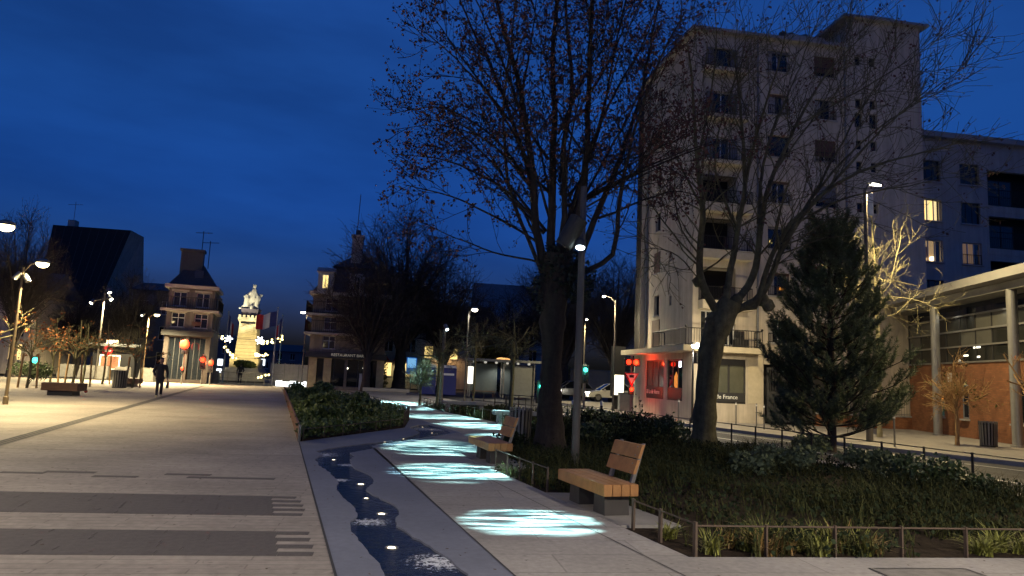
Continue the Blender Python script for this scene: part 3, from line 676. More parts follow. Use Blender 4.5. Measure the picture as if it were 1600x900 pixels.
# ---------------------------------------------------------------- 4. corner house on the left of the monument
def corner_house(name,label,P,wfront,wside,HC,roofh,floors,wallm,lit=None,flipside=False,shop=None,ground=3.4,inset=1.2,gmat=None):
    t=thing(name,label,'building',P,EANG if flipside else -.03)
    x0,x1=(0,wfront) if not flipside else (-wfront,0)
    fo=[];so=[]; nf=max(2,int(wfront/2.6)); 
    fh=(HC-ground)/floors
    for f_ in range(floors):
        z=ground+f_*fh+.25
        for k in range(nf):
            u=x0+(k+.5)*wfront/nf-.5; fo.append((u,u+1.0,z,z+fh*.68))
        for k in range(3): so.append((1.2+k*2.7,2.2+k*2.7,z,z+fh*.68))
    nf_=len(fo)
    g=[(x0+.35+k*(wfront-.5)/2,x0+.15+(k+1)*(wfront-.5)/2,.25,ground-.55) for k in range(2)]
    wall(t,'shop_front_wall',x0,x1,0,ground-.46,g,gmat or wallm,depth=.3)
    wall(t,'front_wall',x0,x1,ground-.46,HC,fo,wallm,depth=.3)
    sx=x1 if not flipside else x0   # visible side
    vis = x1 if flipside is False else x0
    if not flipside: wall(t,'side_wall',0,wside,0,HC,so,wallm,d0=0,fn=lambda u,d,z:(x1-d,u,z))
    else: wall(t,'side_wall',0,wside,0,HC,so,wallm,d0=0,fn=lambda u,d,z:(x0+d,u,z),flip=True)
    for i,s_ in enumerate(fo):
        window(t,*s_,d=.16,mull=1,bar=s_[3]-.4)
        MB().box(s_[0]-.14,s_[1]+.14,-.1,.0,s_[3]+.02,s_[3]+.2).build('lintel',m_conk,t)
    for s_ in so:
        if not flipside: window(t,*s_,d=.16,mull=1,fn=lambda u,d,z:(x1-d,u,z))
        else: window(t,*s_,d=.16,mull=1,fn=lambda u,d,z:(x0+d,u,z),flip=True)
    for s_ in g: window(t,*s_,d=.2,mull=2,fm=m_framed,sill=False,name='shop_window')
    MB().box(x0+.35,x1-.35,.5,wside,0,HC-.05).build('core',MATS['interior_dark'],t)
    for f_ in range(1,floors):
        z=ground+f_*fh
        MB().box(x0-.45,x1+.45,-.55,0,z-.18,z).build('balcony_slab',m_conk,t)
        if flipside: MB().box(x0-.45,x0,.001,wside,z-.18,z).build('balcony_slab',m_conk,t)
        else: MB().box(x1,x1+.45,.001,wside,z-.18,z).build('balcony_slab',m_conk,t)
        if not flipside: railing(t,[(x0-.4,-.5),(x1+.4,-.5),(x1+.4,wside)],z,z+.95,step=.16,r=.018)
        else: railing(t,[(x1+.4,-.5),(x0-.4,-.5),(x0-.4,wside)],z,z+.95,step=.16,r=.018)
    MB().box(x0-.3,x1+.3,-.35,wside+.1,HC,HC+.28).build('cornice',m_conk,t)
    MB().box(x0-.2,x1+.2,-.45,0,ground-.45,ground-.02).build('fascia',m_framed,t)
    z0=HC+.285;z1=HC+roofh;i_=inset
    a=[(x0-.1,-.1,z0),(x1+.1,-.1,z0),(x1+.1,wside,z0),(x0-.1,wside,z0),(x0+i_,i_,z1),(x1-i_,i_,z1),(x1-i_,wside-i_,z1),(x0+i_,wside-i_,z1)]
    MB().add(a,[(3,2,1,0),(4,5,6,7),(0,1,5,4),(1,2,6,5),(2,3,7,6),(3,0,4,7)]).build('roof',m_roofd,t)
    return t,fo,HC,fh
P=G(249,597); P2=G(322,598)
HCL=ztop(P,449)
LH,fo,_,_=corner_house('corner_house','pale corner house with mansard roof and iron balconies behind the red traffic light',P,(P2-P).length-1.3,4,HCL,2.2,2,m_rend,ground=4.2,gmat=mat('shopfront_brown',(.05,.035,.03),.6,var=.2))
rf=MB().box(.5,2.2,.8,1.8,HCL+1.3,HCL+3.2).box(.4,2.3,.7,1.9,HCL+3.201,HCL+3.4).build('chimney_stack',m_roofd,LH)
MB().box(1.7,2.4,.38,.55,HCL+1.0,HCL+1.6).build('skylight',m_glass,LH)
bm_=MB()
for x,h in ((1.9,5.2),(2.5,4.4)):
    bm_.tube([(x,2,HCL+2),(x,2,HCL+h)],.03,4); bm_.tube([(x-.6,2,HCL+h-.2),(x+.7,2,HCL+h-.1)],.025,4)
bm_.build('aerial',m_iron,LH)
sg=MB().box(1.9,2.6,-.03,-.002,4.6,4.95).build('plaque',m_shut,LH)
# restaurant on the right of the monument
P=G(478,607); P2=G(582,611)
HCR=ztop(P,460)
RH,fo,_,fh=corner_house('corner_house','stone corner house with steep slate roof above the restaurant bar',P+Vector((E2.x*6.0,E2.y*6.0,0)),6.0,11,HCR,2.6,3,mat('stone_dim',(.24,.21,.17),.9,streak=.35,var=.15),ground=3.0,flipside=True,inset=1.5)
b=MB().box(-5.7,-4.5,-.25,.9,HCR+.3,HCR+1.9); b.xprism([(-.35,HCR+1.901),(.9,HCR+1.901),(.3,HCR+2.3)],-5.85,-4.35).build('dormer',m_conk,RH)
window(RH,-5.35,-4.85,HCR+.5,HCR+1.65,d=-.32,mull=1,sill=False,gm=m_lit)
MB().box(-3.2,-2.0,-.25,.9,HCR+.3,HCR+1.9).build('dormer',m_conk,RH); window(RH,-2.85,-2.35,HCR+.5,HCR+1.65,d=-.32,mull=1,sill=False)
MB().add([(-4.8,1.2,HCR+2.6),(-1.0,1.2,HCR+2.6),(-1,9.5,HCR+2.6),(-4.8,9.5,HCR+2.6),(-2.6,5,HCR+4.6)],[(0,1,4),(1,2,4),(2,3,4),(3,0,4)]).build('roof_peak',m_roofd,RH)
MB().box(-3.4,-2.5,2.2,3.2,HCR+2,HCR+5.4).box(-3.5,-2.4,2.1,3.3,HCR+5.401,HCR+5.6).build('chimney_stack',m_conk,RH)
MB().lathe([(.22,0),(.22,.5)],8,(-2.95,2.7,HCR+5.6)).tube([(-3.1,2.7,HCR+5),(-3.0,2.7,HCR+9.3)],.03,4).build('chimney_pot',m_roofd,RH)
text('lettering','RESTAURANT BAR',.31,mat('letter_cream',(.75,.72,.6),.6,emit=(1,.9,.6),estr=.12,var=0),RH,(-4.2,-.47,2.68),(R(90),0,0))
for x in (-5.9,-4.75,-.55): MB().box(x,x+.6,-.12,-.004,0,2.5).build('pilaster',mat('stone_warm',(.42,.35,.2),.85,var=.2,scale=3),RH)
for x,z in ((-2.9,1.75),(-1.6,1.8),(-1.7,1.2),(-4.6,1.2)):
    MB().sphere((x,.15,z),.08).build('lit_lamp',mat('lamp_white',(.9,.9,.8),.8,emit=(1,.92,.7),estr=4,var=0),RH)
# ---------------------------------------------------------------- 5. other houses
def simple_house(name,label,P,w_,d_,h_,roof,wm,ang=EANG,rows=3,colsn=3,litset=(),rm=None):
    t=thing(name,label,'building',P,ang); ops=[]
    for r_ in range(rows):
        for c_ in range(colsn):
            u=(c_+.5)*w_/colsn-.5; z=1.2+r_*(h_-1)/rows; ops.append((u,u+1,z,z+1.4))
    wall(t,'front_wall',0,w_,0,h_,ops,wm)
    for i,s_ in enumerate(ops): window(t,*s_,gm=m_lit if i in litset else m_glass,mull=1)
    wall(t,'side_wall',0,d_,0,h_,[],wm,fn=lambda u,d,z:(w_-d,u,z)); wall(t,'side_wall',0,d_,0,h_,[],wm,fn=sd,flip=True)
    MB().box(.3,w_-.3,.4,d_,0,h_-.05).build('core',MATS['interior_dark'],t)
    MB().yprism([(-.3,h_),(w_+.3,h_),(w_*.5,h_+roof)],-.3,d_).build('roof',rm or m_roofd,t) if roof<0 else MB().xprism([(-.4,h_),(d_+.3,h_),(d_*.5,h_+roof)],-.3,w_+.3).build('roof',rm or m_roofd,t)
    return t
D=78
P=AT(40,560,D);P.z=0; zr=ztop(P,345); P2=AT(158,560,D); wd=(P2-P).length
t=thing('steep_roof_house','large dark house whose huge slate roof slopes down to a pale gable edge','building',P,EANG)
MB().add([(0,0,3.5),(wd*.66,0,3.5),(wd,2.2,zr),(0,2.2,zr),(0,9,3.5),(wd*1.04,9,3.5),(wd,6.5,zr),(0,6.5,zr)],[(0,1,2,3),(3,2,6,7),(7,6,5,4),(0,3,7,4)]).build('roof',mat('roof_black',(.012,.012,.014),.8,var=.2,scale=3),t)
MB().add([(wd*.66,0.02,0),(wd*1.04,9,0),(wd*1.04,9,3.5),(wd,6.5,zr-.05),(wd,2.2,zr-.05),(wd*.66,.02,3.5)],[(0,1,2,3,4,5)]).build('gable_wall',m_ren2,t)
wall(t,'front_wall',0,wd*.66,0,3.5,[(.6,1.6,.8,2.4),(2.6,3.6,.8,2.4)],m_ren2,d0=.02); window(t,.6,1.6,.8,2.4,gm=m_litdim); window(t,2.6,3.6,.8,2.4)
MB().box(.4,wd*.6,.5,8,0,3.45).build('core',MATS['interior_dark'],t)
for x,z,yy in ((1.0,6.5,.65),(2.2,6.3,.62),(1.4,9.0,.98)): MB().box(x,x+.5,yy-.25,yy+.05,z,z+.35).build('roof_window',m_litdim,t)
for k_ in range(9):   # standing seams of the big roof
    x_=.25+k_*wd*.074; MB().add([(x_*1.0,-.03,3.45),(x_+.05,-.03,3.45),(x_*1.5+.05,2.17,zr-.05),(x_*1.5,2.17,zr-.05)],[(0,1,2,3)]).build('roof_seam',m_roofd,t)
MB().box(-.1,wd*.68,-.14,.0,3.38,3.52).build('gutter',m_zinc,t)
MB().box(1.2,2.0,3,4,zr-.2,zr+.9).tube([(1.6,3.5,zr+.8),(1.6,3.5,zr+3.2)],.03,4).tube([(.8,3.5,zr+2.8),(2.4,3.5,zr+2.9)],.025,4).build('chimney_stack',m_conk,t)
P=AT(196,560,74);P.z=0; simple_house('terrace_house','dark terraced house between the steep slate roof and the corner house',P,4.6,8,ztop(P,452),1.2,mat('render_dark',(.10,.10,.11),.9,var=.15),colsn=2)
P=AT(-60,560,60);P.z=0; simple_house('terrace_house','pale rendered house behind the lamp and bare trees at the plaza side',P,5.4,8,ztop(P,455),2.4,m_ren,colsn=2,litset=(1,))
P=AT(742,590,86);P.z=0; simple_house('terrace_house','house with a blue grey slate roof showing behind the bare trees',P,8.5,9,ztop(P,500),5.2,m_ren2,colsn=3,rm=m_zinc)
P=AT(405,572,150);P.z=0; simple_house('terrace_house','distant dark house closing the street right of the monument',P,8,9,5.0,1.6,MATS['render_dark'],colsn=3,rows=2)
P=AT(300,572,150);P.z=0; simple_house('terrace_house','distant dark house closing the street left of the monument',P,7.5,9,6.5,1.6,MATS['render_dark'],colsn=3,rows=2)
P=AT(648,590,80);P.z=0
SHP=simple_house('terrace_house','house with warmly lit shop windows behind the blue hoardings',P,8.5,8,7.5,2.5,m_ren,colsn=3,litset=(3,4))
P=AT(586,585,72);P.z=0
SH2=simple_house('terrace_house','cream house with bright lit ground floor beside the restaurant',P,4.6,8,8.5,2.5,m_slab,colsn=2,litset=(0,1))
for i,x in enumerate((.6,1.7,2.8)): MB().yprism([(x,2.75),(x+.8,2.75),(x+.4,3.3)],-.5,-.02).build('awning',mat('awning_red',(.5,.05,.03),.7),SH2)
light('shop_light',SH2,(2.2,-1.2,2.9),110,WARM,size=150)
light('shop_light',SHP,(3.5,-1.2,4.2),240,(1,.6,.25),size=160)
P=G(924,623);
yw=thing('garden_wall','long yellowish rendered garden wall behind the parked cars','wall',P+Vector((E2.x*-1+N2.x*4,E2.y*-1+N2.y*4,0)),EANG)
MB().box(0,15,0,.3,0,2.6).build('wall_body',m_slab,yw); MB().box(-.05,15.05,-.06,.36,2.603,2.72).build('coping',m_conk,yw)
for k in range(5): MB().box(k*3.4+.3,k*3.4+.7,-.08,-.003,0,2.6).build('pier',m_slab,yw)
# ================================================================ VEGETATION
m_bark = mat('bark_dark',(.065,.048,.033),.95,streak=.5,var=.35,scale=9,bump=.6,bscale=22)
m_bark2 = mat('bark_mossy',(.16,.145,.075),.95,streak=.45,var=.4,scale=5,bump=.6,bscale=25)
m_barkb = mat('bark_far',(.05,.042,.036),.95,var=.3,scale=3)
m_leafr = mat('leaf_dry_red',(.13,.055,.04),.8,var=.5,scale=1.5)
m_leafo = mat('leaf_orange',(.36,.12,.03),.7,var=.45,scale=1.5)
m_needle = mat('pine_needle',(.11,.14,.075),.7,spec=.25,var=.35,scale=1.5)
m_shrub = mat('shrub_leaf',(.055,.085,.03),.5,var=.4,scale=2)
m_shrubd = mat('shrub_leaf_dark',(.022,.032,.014),.85,spec=.15,var=.4,scale=2)
m_plant = mat('plant_leaf',(.085,.125,.03),.55,var=.45,scale=2.5)
m_blade = mat('blade_yellow_green',(.18,.185,.035),.6,var=.4,scale=4)
m_bladeo = mat('blade_ochre',(.20,.12,.035),.6,var=.4,scale=4)
m_cover = mat('ground_cover',(.055,.058,.02),.9,spec=.1,var=.5,scale=2)
m_ivy = mat('ivy_leaf',(.022,.03,.014),.6,var=.4,scale=3)
class Tubes:
    def __init__(s,n=4): s.V=[];s.F=[];s.k=0;s.n=n
    def add(s,pts,rad,n=None):
        n=n or s.n; pts=np.asarray(pts,float); m=len(pts)
        d=np.gradient(pts,axis=0); d/=np.linalg.norm(d,axis=1)[:,None]+1e-9
        ref=np.array([.31,.17,.93]) if abs(d[0,2])<.9 else np.array([1.,.2,0])
        a=np.cross(d,ref); a/=np.linalg.norm(a,axis=1)[:,None]+1e-9; b=np.cross(d,a)
        t=np.arange(n)*2*np.pi/n
        ring=pts[:,None,:]+(a[:,None,:]*np.cos(t)[None,:,None]+b[:,None,:]*np.sin(t)[None,:,None])*np.asarray(rad)[:,None,None]
        s.V.append(ring.reshape(-1,3))
        i=np.arange(m-1)[:,None]*n; k=np.arange(n)[None,:]; j=(k+1)%n
        f=np.stack([i+k,i+j,i+n+j,i+n+k],-1).reshape(-1,4)+s.k
        s.F.append(f); s.k+=m*n
    def build(s,name,m,parent,smooth=True): 
        if not s.V: return None
        return npmesh(name,np.concatenate(s.V),np.concatenate(s.F),m,parent,smooth)
class Leaves:
    def __init__(s): s.P=[];s.S=[]
    def add(s,p,sz): s.P.append(p); s.S.append(sz)
    def build(s,name,m,parent,rng,droop=.3,asp=.7,kind=None):
        P=np.array(s.P);S=np.array(s.S);N=len(P)
        u=rng.normal(size=(N,3)); u[:,2]-=droop; u/=np.linalg.norm(u,axis=1)[:,None]
        v=np.cross(u,rng.normal(size=(N,3))); v/=np.linalg.norm(v,axis=1)[:,None]; w_=np.cross(u,v)
        a=P; c=P+u*S[:,None]; l=P+u*S[:,None]*.5+v*S[:,None]*asp*.5+w_*S[:,None]*.12; r=P+u*S[:,None]*.5-v*S[:,None]*asp*.5+w_*S[:,None]*.12
        V=np.stack([a,l,c,r],1).reshape(-1,3); F=(np.arange(N)*4)[:,None]+np.array([0,1,2,3])[None]
        tri=np.concatenate([F[:,[0,1,2]],F[:,[0,2,3]]])
        return npmesh(name,V,tri,m,parent,kind=kind)
def smooth_path(pts,step=.25):
    pts=np.asarray(pts,float); n=len(pts); out=[]
    for i in range(n-1):
        p0=pts[max(i-1,0)];p1=pts[i];p2=pts[i+1];p3=pts[min(i+2,n-1)]
        k=max(2,int(np.linalg.norm(p2-p1)/step))
        for j in range(k):
            t=j/k; out.append(.5*((2*p1)+(-p0+p2)*t+(2*p0-5*p1+4*p2-p3)*t*t+(-p0+3*p1-3*p2+p3)*t**3))
    out.append(pts[-1]); return np.array(out)
def shoot(rng,p,d,L,r,n=5,up=.05,wob=.12):
    pts=[p]; 
    for i in range(n):
        d=d+rng.normal(size=3)*wob+np.array([0,0,up]); d/=np.linalg.norm(d); pts.append(pts[-1]+d*L/n)
    return np.array(pts), r*np.linspace(1,.35,n+1)
def limb_tree(name,label,base,limbs,rng,trunk_pts,trunk_r,bark,leafm,leafsize,nsec,nter,leafp,seclen=(1.0,2.2),terlen=(.35,.9),ivy=None,leafz=0,group=None,cat='tree',extra=0,fine=0,tmin=.006,nleaf=(2,5)):
    t=thing(name,label,cat,base,0,group)
    B=np.array(base,float); tr=Tubes(12); p=smooth_path(trunk_pts,.2); rr=np.interp(np.linspace(0,1,len(p)),np.linspace(0,1,len(trunk_r)),trunk_r)
    rr=rr*(1+.06*rng.normal(size=len(rr))); tr.add(p,rr)
    tr.build('trunk',bark,t)
    lb=Tubes(7); tw=Tubes(4); tf=Tubes(3); lv=Leaves()
    for pts,r0,r1 in limbs:
        q=smooth_path(pts,.25); q=q+np.cumsum(rng.normal(size=q.shape)*.012,axis=0)
        rad=r0+(r1-r0)*np.linspace(0,1,len(q))**.8; lb.add(q,rad)
        Llen=np.linalg.norm(np.diff(q,axis=0),axis=1).sum()
        for k in range(int(nsec*Llen)):
            u=rng.uniform(.12,1)**.8; i=min(int(u*(len(q)-1)),len(q)-2)
            d0=q[i+1]-q[i]; d0/=np.linalg.norm(d0)+1e-9
            side=np.cross(d0,rng.normal(size=3)); side/=np.linalg.norm(side)
            d=d0*rng.uniform(.5,1.0)+side*rng.uniform(.5,1.0); d/=np.linalg.norm(d)
            L=rng.uniform(*seclen)*(1.1-.5*u); sp,sr=shoot(rng,q[i],d,L,max(.006,rad[i]*rng.uniform(.22,.4)),6,.06,.13)
            sr=np.maximum(sr,tmin*1.25); tw.add(sp,sr)
            for m_ in range(nter):
                v=rng.uniform(.2,1); a=min(int(v*6),5); pp=sp[a]+(sp[a+1]-sp[a])*rng.random()
                dd=(sp[a+1]-sp[a]); dd/=np.linalg.norm(dd); sd_=np.cross(dd,rng.normal(size=3)); sd_/=np.linalg.norm(sd_)
                d2=dd*.8+sd_*rng.uniform(.4,.9); d2/=np.linalg.norm(d2)
                tp,trd=shoot(rng,pp,d2,rng.uniform(*terlen),.0065,3,.05,.18); tf.add(tp,np.maximum(trd,tmin*.8))
                for f_ in range(fine):
                    pq=tp[rng.integers(1,4)]; d3=d2+rng.normal(size=3)*.6; d3/=np.linalg.norm(d3); fp,frd=shoot(rng,pq,d3,rng.uniform(.2,.45),.005,2,.03,.15); tf.add(fp,np.maximum(frd,tmin*.7))
                if rng.random()<leafp and tp[-1][2]>leafz:
                    for g in range(rng.integers(*nleaf)):
                        lv.add(tp[rng.integers(2,4)]+rng.normal(size=3)*.05,leafsize*rng.uniform(.6,1.25))
    lb.build('limbs',bark,t); c=tw.build('branches',bark,t); f=tf.build('twigs',bark,t)
    if lv.P: lv.build('leaves',leafm,t,rng,.6)
    if ivy:
        iv=Leaves()
        for (cx,cy,cz,rx,rz,n_) in ivy:
            for _ in range(n_):
                a=rng.normal(size=3); a/=np.linalg.norm(a); a*=rng.uniform(.75,1.08); iv.add(np.array([cx+a[0]*rx,cy+a[1]*rx,cz+a[2]*rz]),rng.uniform(.06,.13))
        iv.build('ivy',m_ivy,t,rng,.3)
    return t
def pxlimb(base,dep,pix,r0,r1,rng,spread):
    """image polyline at the tree's own distance, fanned out in depth"""
    out=[]; dz=rng.uniform(-1,1)*spread; n_=len(pix)
    for i,(x,y) in enumerate(pix):
        p=cc+ray(x,y)*(dep+dz*(i/(n_-1))**1.2); out.append(p-np.array(base))
    return out,r0,r1
# ---- big tree beside the path
rng=np.random.default_rng(7)
b1=tuple(G(858,700)); d1=proj(b1)[2]
def L1(p): q=cc+ray(*p)*d1-np.array(b1); return q
tp=[(0,0,-.1),(0,0,.12),(.01,0,.5),L1((859,640)),L1((862,560)),L1((864,480)),L1((866,430)),L1((868,395))]
P1=[([(852,440),(838,340),(830,250),(815,150),(790,60),(765,-40),(750,-120)],.17,.03),
([(850,460),(845,380),(826,270),(800,190),(770,110),(735,40),(700,-40)],.12,.02),
([(862,420),(866,310),(870,200),(865,100),(870,-30),(872,-130)],.17,.03),
([(866,430),(880,340),(880,240),(893,140),(885,30),(880,-90)],.13,.025),
([(878,430),(905,330),(917,240),(920,140),(925,40),(930,-120)],.17,.03),
([(890,440),(930,345),(962,270),(985,205),(1002,150),(1020,60),(1040,-40)],.14,.02),
([(905,430),(955,400),(968,320),(985,230),(1005,160),(1030,90),(1070,10)],.10,.02),
([(838,310),(790,232),(740,192),(680,168),(612,180)],.06,.012),
([(835,345),(780,290),(700,250),(640,240),(612,238)],.055,.012),
([(845,385),(790,350),(720,312),(650,290),(628,286)],.05,.012),
([(830,262),(770,160),(700,80),(650,40)],.06,.012),
([(825,205),(780,90),(740,0),(700,-60)],.06,.012),
([(840,410),(770,395),(710,372),(655,345)],.04,.01),
([(800,190),(740,110),(690,40),(655,0)],.05,.01),
([(826,290),(760,220),(690,200),(625,205)],.04,.01),
([(918,240),(960,150),(1010,60),(1040,-20)],.06,.012),
([(925,140),(970,60),(1000,-20)],.05,.012),
([(935,340),(990,320),(1050,300),(1100,310)],.05,.01),
([(870,210),(910,120),(960,40),(980,-40)],.05,.012),
([(815,150),(830,60),(840,-40)],.05,.012),
([(920,250),(870,170),(850,90),(830,0)],.04,.012),
([(905,330),(960,300),(1010,240),(1040,190)],.04,.01),
([(862,420),(900,300),(940,180),(960,60),(990,-60)],.08,.015),
([(850,430),(800,300),(790,180),(800,60),(815,-80)],.08,.015)]
limbs=[pxlimb(b1,d1,p,a*.7,c*.8,rng,2.6 if len(p)<6 else 1.6) for p,a,c in P1]
for k_ in range(16):   # further limbs all round the crown
    a_=2*np.pi*k_/16+rng.uniform(-.2,.2); r_=rng.uniform(1.8,4.2); z0=rng.uniform(4.2,7.0); z1=rng.uniform(7.5,12.0)-.35*r_
    c0=np.array([.1*np.cos(a_)*3,.1*np.sin(a_)*3,z0]); limbs.append(([c0,c0+np.array([np.cos(a_)*r_*.35,np.sin(a_)*r_*.35,(z1-z0)*.45]),np.array([np.cos(a_)*r_*.75,np.sin(a_)*r_*.75,z0+(z1-z0)*.8]),np.array([np.cos(a_)*r_,np.sin(a_)*r_,z1])],.045,.009))
tree1=limb_tree('maple_tree','large upright tree with dry reddish leaves beside the projector pole',b1,limbs,rng,tp,[.46,.34,.28,.26,.25,.29,.36,.28],m_bark,m_leafr,.088,3.3,5,1.0,seclen=(.8,2.1),terlen=(.3,.7),nleaf=(4,9),tmin=.0065,
  ivy=[(*(L1((875,420))),.5,.7,900),(*(L1((905,440))),.35,.5,500),(*(L1((845,455))),.25,.5,350)])
# ---- pollarded tree in front of the apartment tower
rng=np.random.default_rng(11)
b2=tuple(G(1100,695)); d2=proj(b2)[2]
def L2(p): return cc+ray(*p)*d2-np.array(b2)
tp=[(0,0,-.1),(0,0,.1),L2((1101,650)),L2((1105,600)),L2((1110,550)),L2((1120,515)),L2((1132,490)),L2((1142,470))]
P2=[([(1128,500),(1097,440),(1093,395),(1098,330),(1090,250),(1083,150),(1073,60)],.15,.025),
([(1132,490),(1140,420),(1152,355),(1165,290),(1162,180),(1150,80)],.13,.02),
([(1140,478),(1172,430),(1186,350),(1203,280),(1240,200),(1290,120),(1345,60)],.14,.015),
([(1150,485),(1192,455),(1222,380),(1262,318),(1322,272),(1400,245),(1505,215)],.13,.01),
([(1150,475),(1180,480),(1200,420),(1235,355),(1302,288),(1380,200),(1465,125)],.11,.01),
([(1095,415),(1055,372),(1010,310),(985,260)],.035,.008),
([(1096,440),(1060,400),(1020,390),(985,400)],.025,.007),
([(1165,290),(1185,200),(1210,110),(1225,30)],.07,.01),
([(1186,350),(1200,230),(1240,130),(1275,40)],.07,.01),
([(1222,380),(1280,290),(1340,180),(1400,90)],.06,.01),
([(1262,318),(1340,230),(1420,170),(1520,100)],.05,.008),
([(1235,355),(1320,310),(1420,290),(1530,270)],.045,.007),
([(1098,330),(1060,250),(1030,180),(1010,130)],.05,.008),
([(1090,250),(1110,160),(1120,70),(1115,0)],.05,.01),
([(1240,200),(1330,150),(1430,90),(1480,40)],.04,.007),
([(1203,280),(1260,200),(1300,130),(1330,40)],.04,.007),
([(1152,355),(1120,260),(1140,160),(1180,60)],.05,.008)]
limbs=[pxlimb(b2,d2,p,a*.85,c*.9,rng,2.4 if len(p)<6 else 1.5) for p,a,c in P2]
tree2=limb_tree('pollard_tree','mossy pollarded tree with bare spreading limbs before the apartment tower',b2,limbs,rng,tp,[.42,.36,.33,.32,.33,.33,.36,.28],m_bark2,m_leafr,.085,4.0,6,.24,tmin=.0075,seclen=(1.1,2.7),terlen=(.4,1.0))
kb_=Tubes(7)
for px in ((1112,500),(1150,470),(1092,440),(1192,470),(1200,478)):
    q=L2(px); kb_=Tubes(7); kb_.add([q+np.array([0,0,-.15]),q,q+np.array([.05,0,.18])],[.1,.2,.08]); kb_.build('burl',m_bark2,tree2)
# ---- pine
rng=np.random.default_rng(3)
bp=G(1300,700); Hp=6.75
pine=thing('pine_tree','dark green conical pine with upturned bushy shoots in the bed by the road','tree',bp)
tk=Tubes(8); tk.add([(0,0,-.1),(.02,0,2),(0,.02,4.5),(0,0,Hp-.5)],[.13,.11,.07,.02]); tk.build('trunk',m_bark,pine)
br=Tubes(5); NV=[]; 
shoots=[]
zs=np.concatenate([np.arange(.3,Hp-.3,.31)])
for iz,z in enumerate(zs):
    rmax=2.45*(1-(z/Hp))**.66*(.88 if z<1 else 1)+.12
    nb=int(9-4*z/Hp)
    for k in range(nb):
        a=2*np.pi*(k+rng.uniform(-.35,.35))/nb+iz*.9; L=rmax*rng.uniform(.62,1.12)
        d=np.array([np.cos(a),np.sin(a),.12+.35*z/Hp]); p=np.array([0,0,z]); n_=7
        pts=[p]; dd=d.copy()
        for i in range(n_):
            dd=dd+rng.normal(size=3)*.07+np.array([0,0,.075]); dd/=np.linalg.norm(dd); pts.append(pts[-1]+dd*L/n_)
        pts=np.array(pts); br.add(pts,np.linspace(.035*(1-.6*z/Hp),.008,n_+1))
        shoots.append((pts[-1],dd+np.array([0,0,.45]),rng.uniform(.3,.45)))
        for m_ in range(int(5+11*L/2.2)):
            v=rng.uniform(.38,1); i=min(int(v*n_),n_-1); q=pts[i]
            s_=np.cross(dd,[0,0,1])*rng.choice([-1,1]); sd2=dd*rng.uniform(.5,1)+s_*rng.uniform(.3,.9)+np.array([0,0,rng.uniform(.05,.6)]); sd2/=np.linalg.norm(sd2)
            l2=rng.uniform(.25,.55)*(1.15-.4*v); e=q+sd2*l2; br.add([q,e],[.009,.005],3)
            shoots.append((e,sd2+np.array([0,0,.35]),rng.uniform(.22,.36)))
for k in range(7): shoots.append((np.array([0,0,Hp-.55-k*.05])+rng.normal(size=3)*.05,np.array([rng.normal()*.3,rng.normal()*.3,1]),rng.uniform(.35,.6)))
br.build('branches',m_bark,pine)
NN=100; allv=[]
for p,d,L in shoots:
    d=np.asarray(d,float); d/=np.linalg.norm(d)
    t=rng.uniform(-.75,1,NN); c=p+d*(t*L)[:,None]
    u=rng.normal(size=(NN,3)); u-=d*(u@d)[:,None]; u/=np.linalg.norm(u,axis=1)[:,None]
    nd=u*.85+d*.65; nd/=np.linalg.norm(nd,axis=1)[:,None]
    ln=rng.uniform(.08,.14,NN)[:,None]; s_=np.cross(nd,rng.normal(size=(NN,3))); s_/=np.linalg.norm(s_,axis=1)[:,None]
    allv.append(np.stack([c-s_*.008,c+s_*.008,c+nd*ln],1))
V=np.concatenate(allv).reshape(-1,3); F=np.arange(len(V)).reshape(-1,3)
npmesh('needles',V,F,m_needle,pine,kind='stuff')
# ---- generic bare tree for the background, built as meshes that copies share
def bare_tree(name,label,loc,H,W,rng,bark,leafm=None,leafp=0,trunk=.25,clear=.3,dens=1.0,group=None,leafsize=.1,upright=.6,nl=14,thick=1.0,tmin=.012):
    limbs=[]
    hc=H*clear
    for k in range(nl):
        a=2*np.pi*k/nl+rng.uniform(-.3,.3); rad=W*rng.uniform(.45,1); z0=hc*rng.uniform(.8,1.25); hz=H*rng.uniform(.72,1.0)-(rad/W)**2*H*.22
        mid=np.array([np.cos(a)*rad*.5,np.sin(a)*rad*.5,z0+(hz-z0)*upright]); end=np.array([np.cos(a)*rad,np.sin(a)*rad,hz])
        limbs.append(([np.array([0,0,z0-.2]),np.array([np.cos(a)*rad*.18,np.sin(a)*rad*.18,z0+(hz-z0)*.25]),mid,end],trunk*.38*thick,.025*thick))
    limbs.append(([np.array([0,0,hc]),np.array([.1,.1,H*.6]),np.array([0,.1,H])],trunk*.6,.03))
    s=H/9
    t=limb_tree(name,label,loc,limbs,rng,[(0,0,-.15),(0,0,.2),(.03,0,hc*.5),(0,.03,hc*1.1)],[trunk*1.4,trunk*1.1,trunk,trunk*.85],bark,leafm or m_leafr,leafsize,1.5*dens/s,5,leafp,seclen=(1.0*s,2.0*s),terlen=(.5*s,1.2*s),group=group,fine=2 if dens>=1 else 0,tmin=tmin)
    return t
rng=np.random.default_rng(21)
BT='bare trees behind the square'
P=G(622,611)
big1=bare_tree('linden_tree','tall dense dark bare tree beside the restaurant house',P,ztop(P,345),5.6,rng,m_barkb,None,.0,.5,.22,2.6,BT,nl=34,thick=1.1,tmin=.016)
P=G(570,612); bare_tree('linden_tree','dense bare tree before the restaurant facade, next to the direction sign',P,ztop(P,400),3.6,rng,m_barkb,None,.03,.3,.25,2.2,BT,nl=26,tmin=.014)
P=AT(690,590,62);P.z=0
c=dup(big1,None,P,1.1,'dense bare tree behind the blue hoardings and the lamp',BT); c.scale=(.8,.8,.72)
P=AT(880,590,66);P.z=0
